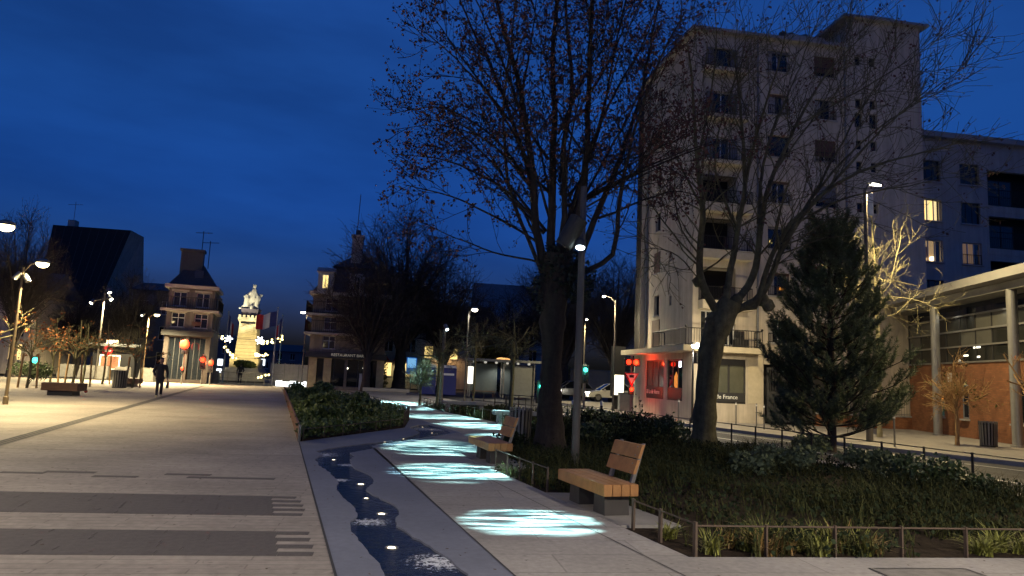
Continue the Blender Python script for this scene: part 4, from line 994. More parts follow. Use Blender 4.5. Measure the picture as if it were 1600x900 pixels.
c=dup(big1,None,P,2.0,'broad dark bare tree above the parked cars',BT); c.scale=(1.0,1.0,.85)
P=AT(960,590,60);P.z=0
c=dup(big1,None,P,4.0,'dark bare tree next to the apartment tower above the garden wall',BT); c.scale=(.75,.75,.78)
P=AT(790,590,70);P.z=0
c=dup(big1,None,P,3.0,'dark bare tree behind the bus shelter',BT); c.scale=(.85,.85,.62)
P=AT(20,555,52);P.z=0
c=dup(big1,None,P,.4,'tall bare tree rising over the pale house at the plaza side',BT); c.scale=(.5,.5,.78)
P=AT(120,560,66);P.z=0
c=dup(big1,None,P,1.4,'bare tree in front of the huge slate roof',BT); c.scale=(.7,.7,.5)
P=AT(195,560,64);P.z=0
c=dup(big1,None,P,2.4,'bare tree between the huge slate roof and the corner house',BT); c.scale=(.55,.55,.6)
# evergreen masses at the far roadside
def leafball(name,label,cat,loc,rx,ry,rz,n,sz,m,rng,stems=5,group=None,zc=None,lump=7,smat=None,droop=.2):
    t=thing(name,label,cat,loc,0,group); lv=Leaves(); zc=zc if zc is not None else rz
    cs=[]
    for _ in range(lump):
        a=rng.normal(size=3); a/=np.linalg.norm(a); a*=rng.uniform(.25,.75); cs.append((a*np.array([rx,ry,rz])+np.array([0,0,zc]),rng.uniform(.35,.6)))
    for _ in range(n):
        c_,r_=cs[rng.integers(lump)]; a=rng.normal(size=3); a/=np.linalg.norm(a); a*=rng.uniform(.55,1.05)
        p=c_+a*np.array([rx,ry,rz])*r_
        if p[2]<.01: p[2]=abs(p[2])*.5+.01
        lv.add(p,sz*rng.uniform(.6,1.3))
    lv.build('foliage',m,t,rng,droop)
    st=Tubes(4)
    for k in range(stems):
        c_,r_=cs[k%lump]; st.add([(rng.normal()*.04,rng.normal()*.04,-.05),c_*np.array([.5,.5,.55]),c_],[.03,.02,.008])
    st.build('stems',smat or m_bark,t); return t
rng=np.random.default_rng(33)
m_yel=mat('leaf_yellow_green',(.12,.11,.02),.6,var=.5,scale=1)
P=G(752,616)+Vector((2.5,6,0)); leafball('evergreen_tree','leafy yellow green tree above the bus shelter','tree',P,2.8,2.5,2.6,9000,.28,m_yel,rng,6,zc=4.2)
P=G(590,609); leafball('columnar_shrub','tall leafy columnar shrub beside the grey cabinets','shrub',P,.9,.9,1.9,3500,.16,m_yel,rng,4,zc=1.9)
P=G(800,620)+Vector((0,3,0)); 
for k in range(4): leafball('hedge_bush','clipped dark hedge bush on the bank beside the bus shelter','shrub',P+Vector((k*1.9,-k*.35,0)),1.3,1.0,.9,2200,.15,m_shrubd,rng,3,group='hedge bushes beside the shelter')
P=G(40,602); leafball('roundish_bush','low green bush beside the plaza lamp and tree trunks','shrub',P,1.6,1.2,.75,2500,.1,m_shrub,rng,4)
P=G(890,600)+Vector((6,14,0)); leafball('leafy_tree','small tree with lit ochre leaves above the grey car','tree',P,2.2,2.0,1.8,2600,.26,mat('leaf_ochre',(.28,.16,.03),.7,var=.5,scale=1),rng,5,zc=6.2)
# ---- small plaza trees with stakes
m_stake=mat('stake_wood',(.36,.22,.09),.85,var=.25,scale=5)
rng=np.random.default_rng(51)
def young_tree(px,py,H,label,W=1.5,leafp=.35,lm=None,stakes=2,trunk=.055,bark=None,dens=1.2,clear=.5):
    P=G(px,py); lm=lm or m_leafo
    t=bare_tree('young_tree',label,P,H,W,rng,bark or m_bark2,lm,leafp,trunk,clear,dens*.62,'young staked trees on the square',.13,.5,9,tmin=.008)
    for k in range(stakes):
        a=k*2*math.pi/max(1,stakes)+.4; x,y=math.cos(a)*.32,math.sin(a)*.32
        MB().tube([(x*1.25,y*1.25,-.1),(x,y,H*clear*.98)],.05,8).build('stake',m_stake,t)
    return t
young_tree(78,600,3.9,'young tree with red and yellow leaves beside the wooden box bench',1.7,.5,m_leafo,1)
young_tree(113,604,3.7,'staked young tree with rusty leaves between the bench and the litter bin',1.7,.3,m_leafo,2)
young_tree(128,604,3.6,'bare young tree with a mossy trunk next to the round fallen ball',1.5,.08,m_leafo,1)
young_tree(160,600,3.8,'staked young tree under the round no entry sign',1.7,.15,m_leafo,1)
young_tree(207,606,3.7,'young tree on two ochre stakes behind the second box bench',1.9,.16,m_leafo,2)
young_tree(-60,628,3.4,'young tree with glowing orange leaves close to the plaza lamp',1.7,.35,m_leafo,1)
young_tree(42,606,3.5,'young tree with a pale stake before the lit doorway',1.4,.3,m_leafo,2)
# saplings along the path on the right
def sapling(px,py,ytop,label,W=1.3,clear=.55,leafp=.0,trunk=.06,dens=1.0,bark=None):
    P=G(px,py); return bare_tree('sapling',label,P,ztop(P,ytop),W,rng,bark or m_bark2,m_yel,leafp,trunk,clear,dens,'saplings along the path',.1,.45,8,tmin=.008)
sapling(738,634,505,'slim sapling whose bare twigs are lit by the path lamp',2.0,.72,.05)
sapling(682,636,515,'slim sapling beside the path lamp with a thick post',1.5,.6)
sapling(797,648,500,'tall thin bare sapling behind the litter bin',1.6,.72,0,.085)
sapling(655,634,560,'short bare sapling in the bed before the dark linden',1.0,.4)
P=G(1496,696); sap=sapling(1496,696,565,'small sapling with an ochre trunk against the brick wall',1.0,.5,.12,.06,1.0,m_stake)
P=G(1620,706); bare_tree('sapling','small sapling with orange twigs by the metal column',P,3.4,1.3,rng,m_stake,m_leafo,.15,.05,.5,.6,'saplings along the hall',.1,.5,8,tmin=.006)
P=Vector((22.2,20.6,0)); bare_tree('street_tree','pale lit bare street tree beside the tall street lamp',P,ztop(P,335),2.0,rng,mat('bark_pale',(.34,.30,.16),.9,var=.3),None,0,.07,.62,1.3,None,.1,.35,12,thick=.55,tmin=.0065)
# ---- shrubs in the right bed
rng=np.random.default_rng(61)
def inbed(px,py): return G(px,py,-.02)
HB_='glossy shrubs in the long bed'
sh=[(905,672,.75),(940,676,.85),(975,680,.9),(1010,684,.85),(1045,690,.7),(885,690,.6),(925,695,.6),(990,700,.6),(830,690,.45),(800,704,.4)]
for i,(x,y,r_) in enumerate(sh):
    leafball('glossy_shrub','rounded dark glossy shrub in the row between the large tree and the pollard',
      'shrub',inbed(x,y),r_*1.15,r_,r_*.55,int(1500*r_),.085,m_shrubd if i%2 else m_shrub,rng,5,group=HB_)
def sprig(px,py,h,n_,label):
    P=inbed(px,py); t=thing('tall_sprig',label,'shrub',P,0,'thin sprigs above the shrubs'); st=Tubes(4); lv=Leaves()
    for k in range(n_):
        d=np.array([rng.normal()*.3,rng.normal()*.3,1.]); p,r_=shoot(rng,np.array([0,0,0.]),d/np.linalg.norm(d),h*rng.uniform(.7,1.1),.012,6,.05,.14); st.add(p,r_)
        for q in p[2:]:
            for _ in range(3): lv.add(q+rng.normal(size=3)*.04,.085*rng.uniform(.7,1.2))
    st.build('stems',m_bark,t); lv.build('leaves',m_shrub,t,rng)
for i,(x,y,h) in enumerate([(1000,688,1.15),(965,684,.95),(1040,690,.9),(935,680,.8),(1078,700,.6)]):
    sprig(x,y,h,4,'thin leafy sprig sticking up above the dark shrub row')
for i,(x,y,r_) in enumerate([(1445,768,.5),(1490,772,.42),(1540,782,.3),(1410,760,.4)]):
    leafball('round_shrub','small lit green shrub at the road side of the bed','shrub',inbed(x,y),r_*1.2,r_,r_*.75,int(2200*r_),.075,m_shrub,rng,5,group='small shrubs at the road side')
for i,(x,y,r_) in enumerate([(1230,735,.55),(1360,742,.55),(1180,742,.4),(1265,715,.5)]):
    leafball('low_pine','low dark dwarf pine bush at the foot of the tall pine','shrub',inbed(x,y),r_*1.3,r_,r_*.6,int(2600*r_),.09,m_needle,rng,5,group='dwarf bushes below the pine')
# grass tufts along the front edge
def tuft(P,h,n_,m,label,group):
    t=thing('grass_tuft',label,'grass tuft',P,0,group); V=[];F=[];k=0
    for _ in range(n_):
        a=rng.uniform(0,2*np.pi); d=np.array([np.cos(a),np.sin(a),0]); s_=np.array([-d[1],d[0],0]); L=h*rng.uniform(.6,1.25); lean=rng.uniform(.3,1.15); wd=rng.uniform(.006,.012)
        o_=rng.normal(size=3)*.035; o_[2]=-.02
        for i in range(5):
            u=i/4; p=o_+d*L*lean*u**1.6+np.array([0,0,L*(u-.55*lean*u*u)]); w2=wd*(1-u**2*.95)
            V+= [p-s_*w2,p+s_*w2]
        F+= [(k+2*i,k+2*i+1,k+2*i+3,k+2*i+2) for i in range(4)]; k+=10
    npmesh('blades',V,F,m,t); return t
def fx(t,s): # along the front fence line, t metres from its corner
    return Vector((4.05,5.9,-.03))+Vector((.984,-.178,0))*t+Vector((.178,.984,0))*s
for i in range(34):
    t_=rng.uniform(.15,5.6); s_=rng.uniform(.15,.6); yl=rng.random()
    m_=m_blade if yl<.65 else m_bladeo
    tuft(fx(t_,s_),rng.uniform(.2,.4),int(rng.uniform(35,70)),m_,'arching yellow green grass tuft behind the front rail' if yl<.65 else 'ochre dried grass tuft behind the front rail','green tufts at the front rail' if yl<.65 else 'ochre tufts at the front rail')
tuft(Vector((4.3,6.75,-.03)),.26,70,m_blade,'bright yellow green grass tuft just beside the near bench rail',None)
# ground cover: uncountable low leaves and grass over both beds
def inside(poly,x,y):
    c_=False; n_=len(poly)
    for i in range(n_):
        x1,y1=poly[i];x2,y2=poly[(i+1)%n_]
        if (y1>y)!=(y2>y) and x<(x2-x1)*(y-y1)/(y2-y1)+x1: c_=not c_
    return c_
V=[];F=[];k=0
lvA=Leaves(); lvB=Leaves()
cnt=0
while cnt<13500:
    x=rng.uniform(4,12.3); y=4.5+rng.random()**1.5*31
    if not inside(BED,x,y): continue
    nf=math.sin(x*1.7+y*.9)*.5+math.sin(x*.6-y*1.3)*.5
    if nf<.05 and rng.random()<.5 and y<11 and x>4.9 or (y<8.5 and (x-4)*.3+nf<.55+rng.random()*.9 and y<7.6+nf*.4): 
        cnt+=1; continue
    if 4<x<4.8 and (7.1<y<9.5 or 12<y<14.8): continue
    cnt+=1; hgt=(.12+.16*max(0,nf+.4))*(1 if y>7 else .7)
    if rng.random()<.5:
        for _ in range(5):
            a=rng.uniform(0,2*np.pi); d=np.array([np.cos(a),np.sin(a),0]); s_=np.array([-d[1],d[0],0]); L=hgt*rng.uniform(.8,2.0); wd=.006
            o_=np.array([x,y,-.04])+rng.normal(size=3)*np.array([.03,.03,0])
            V+=[o_-s_*wd,o_+s_*wd,o_+d*L*.25+np.array([0,0,L*.6])+s_*wd*.7,o_+d*L*.25+np.array([0,0,L*.6])-s_*wd*.7,o_+d*L*.7+np.array([0,0,L*.85])]
            F+=[(k,k+1,k+2),(k,k+2,k+3),(k+3,k+2,k+4)]; k+=5
    else:
        for _ in range(4): lvA.add(np.array([x,y,0])+rng.normal(size=3)*np.array([.1,.1,0])+np.array([0,0,rng.uniform(0,hgt)]),rng.uniform(.04,.08))
npmesh('grass',V,F,m_cover,None,kind='stuff',label='low dark grass covering the long planting bed',cat='grass')
lvA.build('ground_cover',m_shrubd,None,rng,-.2,kind='stuff'); prop(bpy.context.scene.objects['ground_cover'],'low dark leafy ground cover of the long planting bed','ground cover')
cnt=0
while cnt<9000:
    x=rng.uniform(1,5.4); y=16.4+rng.random()**1.3*32
    if not inside(PLANT,x,y): continue
    cnt+=1
    for _ in range(2): lvB.add(np.array([x,y,.03])+np.array([0,0,rng.uniform(0,.32)]),rng.uniform(.06,.13))
lvB.build('ground_cover',m_plant,None,rng,-.3,kind='stuff'); 
for o in COL.objects:
    if o.name=='ground_cover.001': prop(o,'leafy green perennials covering the steel edged flower bed','ground cover')
for i,(x,y,r_) in enumerate([(1.9,20,.55),(2.9,21.8,.5),(2.1,24,.6),(3.6,25,.55),(2.3,28,.65),(4.0,29,.6),(2.7,33,.65),(3.4,38,.7),(2.4,43,.6)]):
    leafball('leafy_perennial','leafy light green perennial clump inside the steel edged flower bed','plant',Vector((x,y,.03)),r_*1.1,r_,r_*.62,int(1600*r_),.13,m_plant,rng,4,group='clumps in the flower bed',droop=-.1)
# fallen leaves lying on the paving
fl_=Leaves(); 
for _ in range(500):
    x=rng.uniform(-4,7); y=rng.uniform(4.2,16)
    if inside(BED,x,y) or inside(PLANT,x,y) or inside(chan,x,y): continue
    fl_.add(np.array([x,y,.008]),rng.uniform(.02,.05))
o=fl_.build('fallen_leaves',mat('leaf_dead',(.10,.07,.045),.9,var=.4,scale=3),None,rng,0,kind='stuff')
for v in o.data.vertices: v.co.z=.006+abs(v.co.z-.008)*.15
prop(o,'small dry fallen leaves scattered over the paving','leaves')
# ================================================================ OBJECTS
m_wood=mat('bench_wood',(.40,.19,.06),.55,var=.22,scale=6,bump=.15,bscale=30)
m_woodd=mat('bench_wood_dark',(.10,.05,.03),.6,var=.25,scale=5)
m_galv=mat('galvanised',(.22,.215,.20),.45,metal=.6,var=.12,scale=6)
m_pole=mat('pole_grey',(.12,.11,.095),.5,metal=.3,var=.1)
m_poleb=mat('pole_brown',(.16,.12,.07),.5,metal=.3,var=.1)
m_rust=mat('fence_steel',(.12,.085,.06),.6,metal=.4,var=.2)
m_black=mat('black_plastic',(.015,.015,.016),.45,var=.1)
m_bulbw=mat('bulb_warm',(1,.9,.6),.5,emit=(1,.80,.40),estr=14,var=0)
m_bulbn=mat('bulb_neutral',(1,.97,.9),.5,emit=(1,.92,.72),estr=14,var=0)
m_bulbc=mat('bulb_cool',(.9,.97,1),.5,emit=(.75,.95,1),estr=12,var=0)
m_red=mat('light_red',(.8,.05,.02),.5,emit=(1,.028,.008),estr=4,var=0)
m_grn=mat('light_green',(.05,.8,.6),.5,emit=(.05,1,.7),estr=5,var=0)
m_signr=mat('sign_red',(.55,.02,.025),.4,var=0); m_signw=mat('sign_face',(.75,.75,.73),.4,var=0); m_signb=mat('sign_blue',(.02,.05,.32),.4,var=0)
# ---------------------------------------------------------------- benches
def bench(P,label,ang=0,L=1.42,W=.47,back=(.05,.78)):
    t=thing('bench',label,'bench',P,ang,None)
    n_=4; pw=W/n_
    for k in range(n_): MB().bbox(k*pw+.003,(k+1)*pw-.003,0,L,.245,.385,.006).build('seat_plank',m_wood,t)
    for y in (.28,1.02):
        MB().xprism([(y-.16,0.003),(y+.16,0.003),(y+.14,.242),(y-.14,.242)],.08,W-.06).build('leg',mat('bench_leg',(.055,.048,.042),.8,var=.2),t)
    a,c=back; tl=.16
    for y in (a+.06,c-.1):
        MB().add([(W-.05,y,.388),(W+.0,y,.388),(W+.0,y+.045,.388),(W-.05,y+.045,.388),(W-.05+tl,y,.86),(W-.02+tl,y,.86),(W-.02+tl,y+.045,.86),(W-.05+tl,y+.045,.86)],[(3,2,1,0),(4,5,6,7),(0,1,5,4),(1,2,6,5),(2,3,7,6),(3,0,4,7)]).build('back_bracket',m_galv,t)
    for z0,z1 in ((.50,.665),(.685,.85)):
        x0=W-.05+tl*(z0-.388)/.472-.045; x1=W-.05+tl*(z1-.388)/.472-.045
        MB().add([(x0,a,z0),(x0+.04,a,z0),(x0+.04,c,z0),(x0,c,z0),(x1,a,z1),(x1+.04,a,z1),(x1+.04,c,z1),(x1,c,z1)],[(3,2,1,0),(4,5,6,7),(0,1,5,4),(1,2,6,5),(2,3,7,6),(3,0,4,7)]).build('back_plank',m_wood,t)
    for z in (.52,.62,.72,.82):
        x=W-.05+tl*(z-.388)/.472
        MB().sphere((x-.05,a+.085,z),.009,6,4).build('bolt',m_galv,t)
    return t
bench(Vector((4.0,7.70,0)),'orange wooden bench with a short slatted backrest at the foot of the projector pole',R(-1))
bench(Vector((4.12,12.52,0)),'orange wooden bench with a short backrest beside the slatted litter bin',R(-3),1.6)
def concrete_bench(px,py,L,label,group=None):
    P=G(px,py); t=thing('stone_bench',label,'bench',P,R(-8),group)
    MB().bbox(0,L,0,.5,.3,.45,.01).build('seat',m_conk,t)
    for x in (.15,L-.35): MB().box(x,x+.2,.06,.44,0.0,.298).build('leg',m_conk,t)
concrete_bench(772,662,1.5,'pale stone bench slab just behind the litter bin'); concrete_bench(691,642,2.0,'pale stone bench slab further along the bed edge')
P=G(566,614); t=thing('stone_bench','low stone bench ledge in front of the grey cabinets','bench',P,EANG); MB().bbox(0,3.4,0,.5,.15,.4,.01).build('seat',m_slab,t); MB().box(.2,3.2,.1,.4,0,.149).build('plinth',m_conk,t)
def boxbench(px0,py0,px1,label,dep=1.0):
    a=G(px0,py0); L=(G(px1,py0+(px1-px0)*.03)-a).length
    t=thing('box_bench',label,'bench',a,EANG)
    n_=6
    for k in range(n_): MB().bbox(0,L,k*dep/n_+.004,(k+1)*dep/n_-.004,.2,.52,.008).build('plank',m_woodd,t)
    MB().box(.22,L-.22,.12,dep-.12,0,.198).build('plinth',m_black,t)
boxbench(62,617,122,'wide dark wooden box bench on the plaza under the young red tree'); boxbench(188,604,211,'wooden box bench beside the black litter bin',1.4)
# ---------------------------------------------------------------- litter bins
def slat_bin(P,label,r=.2,h=.85,m=None):
    t=thing('litter_bin',label,'bin',P); m=m or m_galv
    MB().lathe([(r-.03,.06),(r-.03,h-.05)],18).build('liner',m_black,t)
    for k in range(18):
        a=2*math.pi*k/18; c_,s_=math.cos(a),math.sin(a)
        MB().add([((r-.006)*c_-.024*s_,(r-.006)*s_+.024*c_,.05),((r-.006)*c_+.024*s_,(r-.006)*s_-.024*c_,.05),((r+.014)*c_+.024*s_,(r+.014)*s_-.024*c_,.05),((r+.014)*c_-.024*s_,(r+.014)*s_+.024*c_,.05)]+[((r-.006+.03)*c_-.026*s_,(r+.024)*s_+.026*c_,h),((r+.024)*c_+.026*s_,(r+.024)*s_-.026*c_,h),((r+.044)*c_+.026*s_,(r+.044)*s_-.026*c_,h),((r+.044)*c_-.026*s_,(r+.044)*s_+.026*c_,h)],[(3,2,1,0),(4,5,6,7),(0,1,5,4),(1,2,6,5),(2,3,7,6),(3,0,4,7)]).build('slat',m,t)
    MB().lathe([(r+.02,.0),(r+.02,.05)],18).build('base',m_black,t)
    rb=MB(); n_=20
    rb.tube([((r+.03)*math.cos(2*math.pi*k/n_),(r+.03)*math.sin(2*math.pi*k/n_),h-.1) for k in range(n_+1)],.014,6,False); rb.build('hoop',m_black,t)
    return t
slat_bin(G(812,694),'dark metal slatted litter bin behind the second wooden bench',.24,.88)
slat_bin(G(186,606),'black metal litter bin on the plaza beside a wooden box bench',.36,1.05)
slat_bin(G(1545,698),'round metal litter bin by the brick hall wall',.24,.85)
# ---------------------------------------------------------------- lamps
def head(parent,p,d,bulb,L=.42,r=.1):
    """cylindrical spotlight head at p pointing along d"""
    p=Vector(p);d=Vector(d).normalized()
    h=MB().tube([p-d*L,p-d*(L-.03),p-d*.02,p],[r*.7,r,r,r*1.05],14).build('lamp_head',m_galv,parent)
    MB().tube([p-d*.01,p+d*.012],[r*.85,r*.85],14).build('lens',bulb,h); return h
def bulb_lamp(P,ztop_,dirv,label,power,col,bulb,r=.055,group=None,reach=.45,hr=.21,extra=None,pm=None,rad=.12,sz=150):
    t=thing('street_lamp',label,'street lamp',P,0,group); d=Vector((dirv[0],dirv[1],0)).normalized()
    MB().lathe([(r*1.5,0),(r*1.5,.25),(r,.27),(r*.75,ztop_-.12)],12).build('pole',pm or m_poleb,t)
    MB().tube([(0,0,ztop_-.3),d*reach*.5+Vector((0,0,ztop_+.0)),d*reach+Vector((0,0,ztop_+.06))],[.025,.022,.02],6).build('arm',pm or m_poleb,t)
    c=d*(reach+.12)+Vector((0,0,ztop_+.06))
    b_=MB(); b_._lathe([(hr*.9,-.004),(hr*1.02,.0),(hr,.08),(hr*.4,.14)],16,c); h=b_.build('lamp_head',m_galv,t)
    b2=MB(); b2.sphere(c-Vector((0,0,.03)),(hr*.92,hr*.92,hr*.62),14,8); b2.build('bulb',bulb,h)
    light('lamp_light',t,c-Vector((0,0,.2)),power,col,size=sz,blend=.5,rad=rad)
    if extra:
        for q in extra: head(t,q[0],q[1],q[2] if len(q)>2 else m_galv,.28,.09)
    return t
PW=2600
P=G(8,632); bulb_lamp(P,ztop(P,412),(1,-.2),'leaning looking brown plaza lamp post with two small heads near the box bench',PW*1.15,WARM,m_bulbw,extra=[((-.2,-.05,4.1),(-.5,-.2,-.8)),((.2,-.05,4.05),(.5,-.2,-.8))],sz=148)
P=Vector((-6.95,21.3,0)); bulb_lamp(P,4.85,(1,-.1),'plaza lamp whose glowing head hangs just over the bare orange tree',PW*.9,WARM,m_bulbw,sz=150)
P=G(221,598); bulb_lamp(P,ztop(P,492),(1,-.2),'single plaza lamp post behind the walking person',PW*5.2,WARM,m_bulbw,extra=[((-.45,-.1,4.95),(-.5,-.6,-.6),m_bulbn)],sz=158)
P=Vector((-10.5,40,0)); 
P=G(148,592); z_=ztop(P,458)
t=thing('projector_mast','tall tilted looking mast with three bright projectors beside the no entry sign','street lamp',P)
MB().lathe([(.11,0),(.11,.3),(.085,.32),(.06,z_)],12).build('pole',m_pole,t)
for p_,d_,b_ in (((.35,-.1,z_+.05),(.4,-.4,-.8),m_bulbn),((.55,-.2,z_-.5),(.6,-.5,-.6),m_bulbn),((-.9,0,z_-.9),(-.4,-.5,-.7),m_bulbn)): head(t,p_,d_,b_,.4,.16)
MB().tube([(-.9,0,z_-.7),(.6,0,z_-.35)],.04,6).build('arm',m_pole,t)
light('lamp_light',t,(.5,-.3,z_-.6),PW*5,WARM,size=155)
P=Vector((-15.2,44,0)); bulb_lamp(P,6.2,(1,-.1),'added unseen tall lamp that lights the young trees from the square side',PW*2.6,WARM,m_bulbw,sz=165)  # lamp added out of view to brighten the young trees
# out-of-frame lamps of the same plaza row, behind the photographer
P=Vector((-7.2,8.0,0)); bulb_lamp(P,4.9,(1,-.1),'brown plaza lamp post standing level with the dark paver bands',1800,(1,.86,.64),m_bulbn,sz=165)
P=Vector((-3.0,-9.0,0)); bulb_lamp(P,5.4,(1,.2),'brown plaza lamp post behind the photographer by the water channel end',4300,(1,.87,.70),m_bulbn,sz=165)
P=Vector((6.2,-2.2,0)); bulb_lamp(P,5.2,(-1,.2),'brown lamp post behind the photographer beside the promenade',4800,(1,.88,.73),m_bulbn,sz=165)
# far lamps
P=G(470,605); z_=ztop(P,490); t=thing('street_lamp','lamp post with a flat glowing disc head before the restaurant house','street lamp',P)
MB().lathe([(.09,0),(.09,.3),(.06,.32),(.05,z_)],10).build('pole',m_pole,t)
h=MB()._lathe([(.2,z_),(.55,z_+.1),(.55,z_+.16),(.1,z_+.2)],18,(0,0,0)).build('lamp_head',m_galv,t); MB()._lathe([(.5,z_+.02),(.52,z_+.09)],18,(0,0,0)).build('diffuser',m_bulbn,h)
light('lamp_light',t,(0,0,z_-.1),2600,WARM,size=150)
P=G(518,607); z_=ztop(P,497); t=thing('street_lamp','twin headed street lamp in front of the restaurant fascia','street lamp',P)
MB().lathe([(.1,0),(.1,.3),(.07,.32),(.05,z_)],10).build('pole',m_pole,t); MB().tube([(-.55,0,z_-.05),(.55,0,z_+.02)],.03,6).build('arm',m_pole,t)
for s_ in (-.6,.6): 
    h=MB()._lathe([(.17,-.02),(.2,.05),(.08,.14)],14,(s_,0,z_)).build('lamp_head',m_galv,t); MB().sphere((s_,-.04,z_-.02),(.19,.19,.14)).build('bulb',m_bulbn,h)
light('lamp_light',t,(0,-.2,z_-.25),2800,WARM,size=150)
P=G(528,608); z_=ztop(P,523); t=thing('projector_mast','thin mast with small projector heads beside the twin lamp','street lamp',P)
MB().lathe([(.08,0),(.05,z_)],10).build('pole',m_pole,t); head(t,(.12,-.1,z_),(.3,-.6,-.7),m_bulbn,.3,.13); head(t,(-.15,-.1,z_-1.6),(-.3,-.6,-.7),m_galv,.3,.11)
P=G(725,628); z_=ztop(P,484); bulb_lamp(P,z_,(1,-.2),'path lamp with a bright head above the lit bare twigs',900,WHITE,m_bulbn,reach=.25,pm=m_pole)
P=G(688,632); z_=ztop(P,515); t=thing('projector_mast','stout mast with one small white projector at its top beside the sapling','street lamp',P)
MB().lathe([(.13,0),(.13,.3),(.1,.32),(.085,z_)],12).build('pole',m_pole,t); head(t,(.1,-.15,z_),(.2,-.6,-.8),m_bulbc,.35,.11)
# the near projector pole
P=G(898,735); PP=P.copy(); z_=ztop(P,292)
t=thing('projector_pole','slim grey pole with a large drum projector beside the near bench','street lamp',P); pole1=t
MB().lathe([(.075,-.05),(.07,1.2),(.055,z_)],18).build('pole',m_pole,t,smooth=False)
def loc(px,py,dep=None): return AT(px,py,dep or proj(P)[2])-P
a=loc(906,340); b_=loc(880,385)
big=MB().tube([a+(a-b_)*.0+Vector((0,0,.0)),a*.97+b_*.03,b_*.95+a*.05,b_],[.12,.17,.16,.145],20).build('drum_projector',mat('drum_metal',(.05,.05,.042),.6,metal=.1,var=.1),t)
d_=(b_-a).normalized(); MB().tube([b_-d_*.03,b_+d_*.015],[.135,.135],20).build('drum_glass',m_glass,big)
MB().tube([loc(908,345)+Vector((0,0,.0)),loc(893,350)],.03,8).build('bracket',m_black,t)
hp=loc(905,384)
h=MB().sphere(hp+Vector((0,0,.03)),(.125,.125,.125),16,10).build('lamp_head',mat('ball_grey',(.05,.055,.06),.4,var=.1),t)
MB().sphere(hp+Vector((-.01,-.07,-.045)),(.085,.06,.05),14,8).build('bulb',m_bulbc,h)
# ---------------------------------------------------------------- gobo projections: masked spot lights in the projector heads
def gobo(parent,Lw,cx,cy,rx,ry,ang,power,seed,label='gobo_light',stretch=(1.1,6.5)):
    l=bpy.data.lights.new(label,'SPOT'); l.energy=power*.36; l.spot_size=R(172); l.spot_blend=0; l.shadow_soft_size=.03; l.use_nodes=True
    n=l.node_tree; em=n.nodes['Emission']
    geo=n.nodes.new('ShaderNodeNewGeometry')
    src=n.nodes.new('ShaderNodeTexCoord')
    s=n.nodes.new('ShaderNodeSeparateXYZ'); n.links.new(src.outputs['Normal'],s.inputs[0])
    def mth(op,a,b=None,c=None):
        m_=n.nodes.new('ShaderNodeMath'); m_.operation=op
        for i,v in enumerate((a,b,c)):
            if v is None: continue
            if isinstance(v,(int,float)): m_.inputs[i].default_value=v
            else: n.links.new(v,m_.inputs[i])
        return m_.outputs[0]
    k=mth('DIVIDE',Lw.z,mth('ABSOLUTE',s.outputs[2]))
    GS=-1.0 if GOBO_FLIP else 1.0
    gx=mth('SUBTRACT',mth('MULTIPLY',s.outputs[0],mth('MULTIPLY',k,GS)),cx-Lw.x); gy=mth('SUBTRACT',mth('MULTIPLY',s.outputs[1],mth('MULTIPLY',k,GS)),cy-Lw.y)
    ca,sa=math.cos(ang),math.sin(ang)
    u=mth('DIVIDE',mth('ADD',mth('MULTIPLY',gx,ca),mth('MULTIPLY',gy,sa)),rx); v=mth('DIVIDE',mth('SUBTRACT',mth('MULTIPLY',gy,ca),mth('MULTIPLY',gx,sa)),ry)
    rr=mth('SQRT',mth('ADD',mth('MULTIPLY',u,u),mth('MULTIPLY',v,v)))
    mk_=n.nodes.new('ShaderNodeMapRange'); mk_.inputs[1].default_value=.70; mk_.inputs[2].default_value=1.06; mk_.inputs[3].default_value=1; mk_.inputs[4].default_value=0; MKN=mk_
    cb=n.nodes.new('ShaderNodeCombineXYZ'); n.links.new(mth('MULTIPLY',u,stretch[0]),cb.inputs[0]); n.links.new(mth('MULTIPLY',v,stretch[1]),cb.inputs[1]); cb.inputs[2].default_value=seed*3.7
    nz_=n.nodes.new('ShaderNodeTexNoise'); nz_.inputs['Scale'].default_value=1.0; nz_.inputs['Detail'].default_value=1.2; nz_.inputs['Distortion'].default_value=.9; n.links.new(cb.outputs[0],nz_.inputs['Vector'])
    n.links.new(mth('ADD',rr,mth('MULTIPLY',mth('SUBTRACT',.5,nz_.outputs['Fac']),.4)),MKN.inputs[0])
    r1=n.nodes.new('ShaderNodeMapRange'); r1.inputs[1].default_value=.42; r1.inputs[2].default_value=.60; r1.inputs[3].default_value=.04; r1.inputs[4].default_value=1.3; n.links.new(nz_.outputs['Fac'],r1.inputs[0])
    cr_=n.nodes.new('ShaderNodeValToRGB'); cr_.color_ramp.elements[0].color=(.01,.38,.48,1); cr_.color_ramp.elements[1].color=(.55,.97,1,1); cr_.color_ramp.elements[0].position=.42; cr_.color_ramp.elements[1].position=.62
    n.links.new(nz_.outputs['Fac'],cr_.inputs[0]); n.links.new(cr_.outputs[0],em.inputs['Color'])
    # keystone compensation: even brightness over the patch
    n.links.new(mth('MULTIPLY',mk_.outputs[0],r1.outputs[0]),em.inputs['Strength'])
    o=bpy.data.objects.new(label,l); COL.objects.link(o); o.parent=parent; o.location=Lw-Vector(parent.location)
    return o
GOBO_FLIP=False
Lh=PP+hp+Vector((-.25,-.35,-.22))
A_=EANG*.5
gobo(pole1,Lh,3.05,7.62,.80,.74,R(-8),9000,1,stretch=(.9,5.2))
gobo(pole1,Lh+Vector((0,.12,0)),3.2,11.6,1.02,1.15,R(-6),6500,2,stretch=(1.0,6.0))
gobo(pole1,Lh+Vector((-.1,.2,.1)),3.85,15.6,1.12,1.75,R(-14),8500,3,stretch=(1.3,5.0))
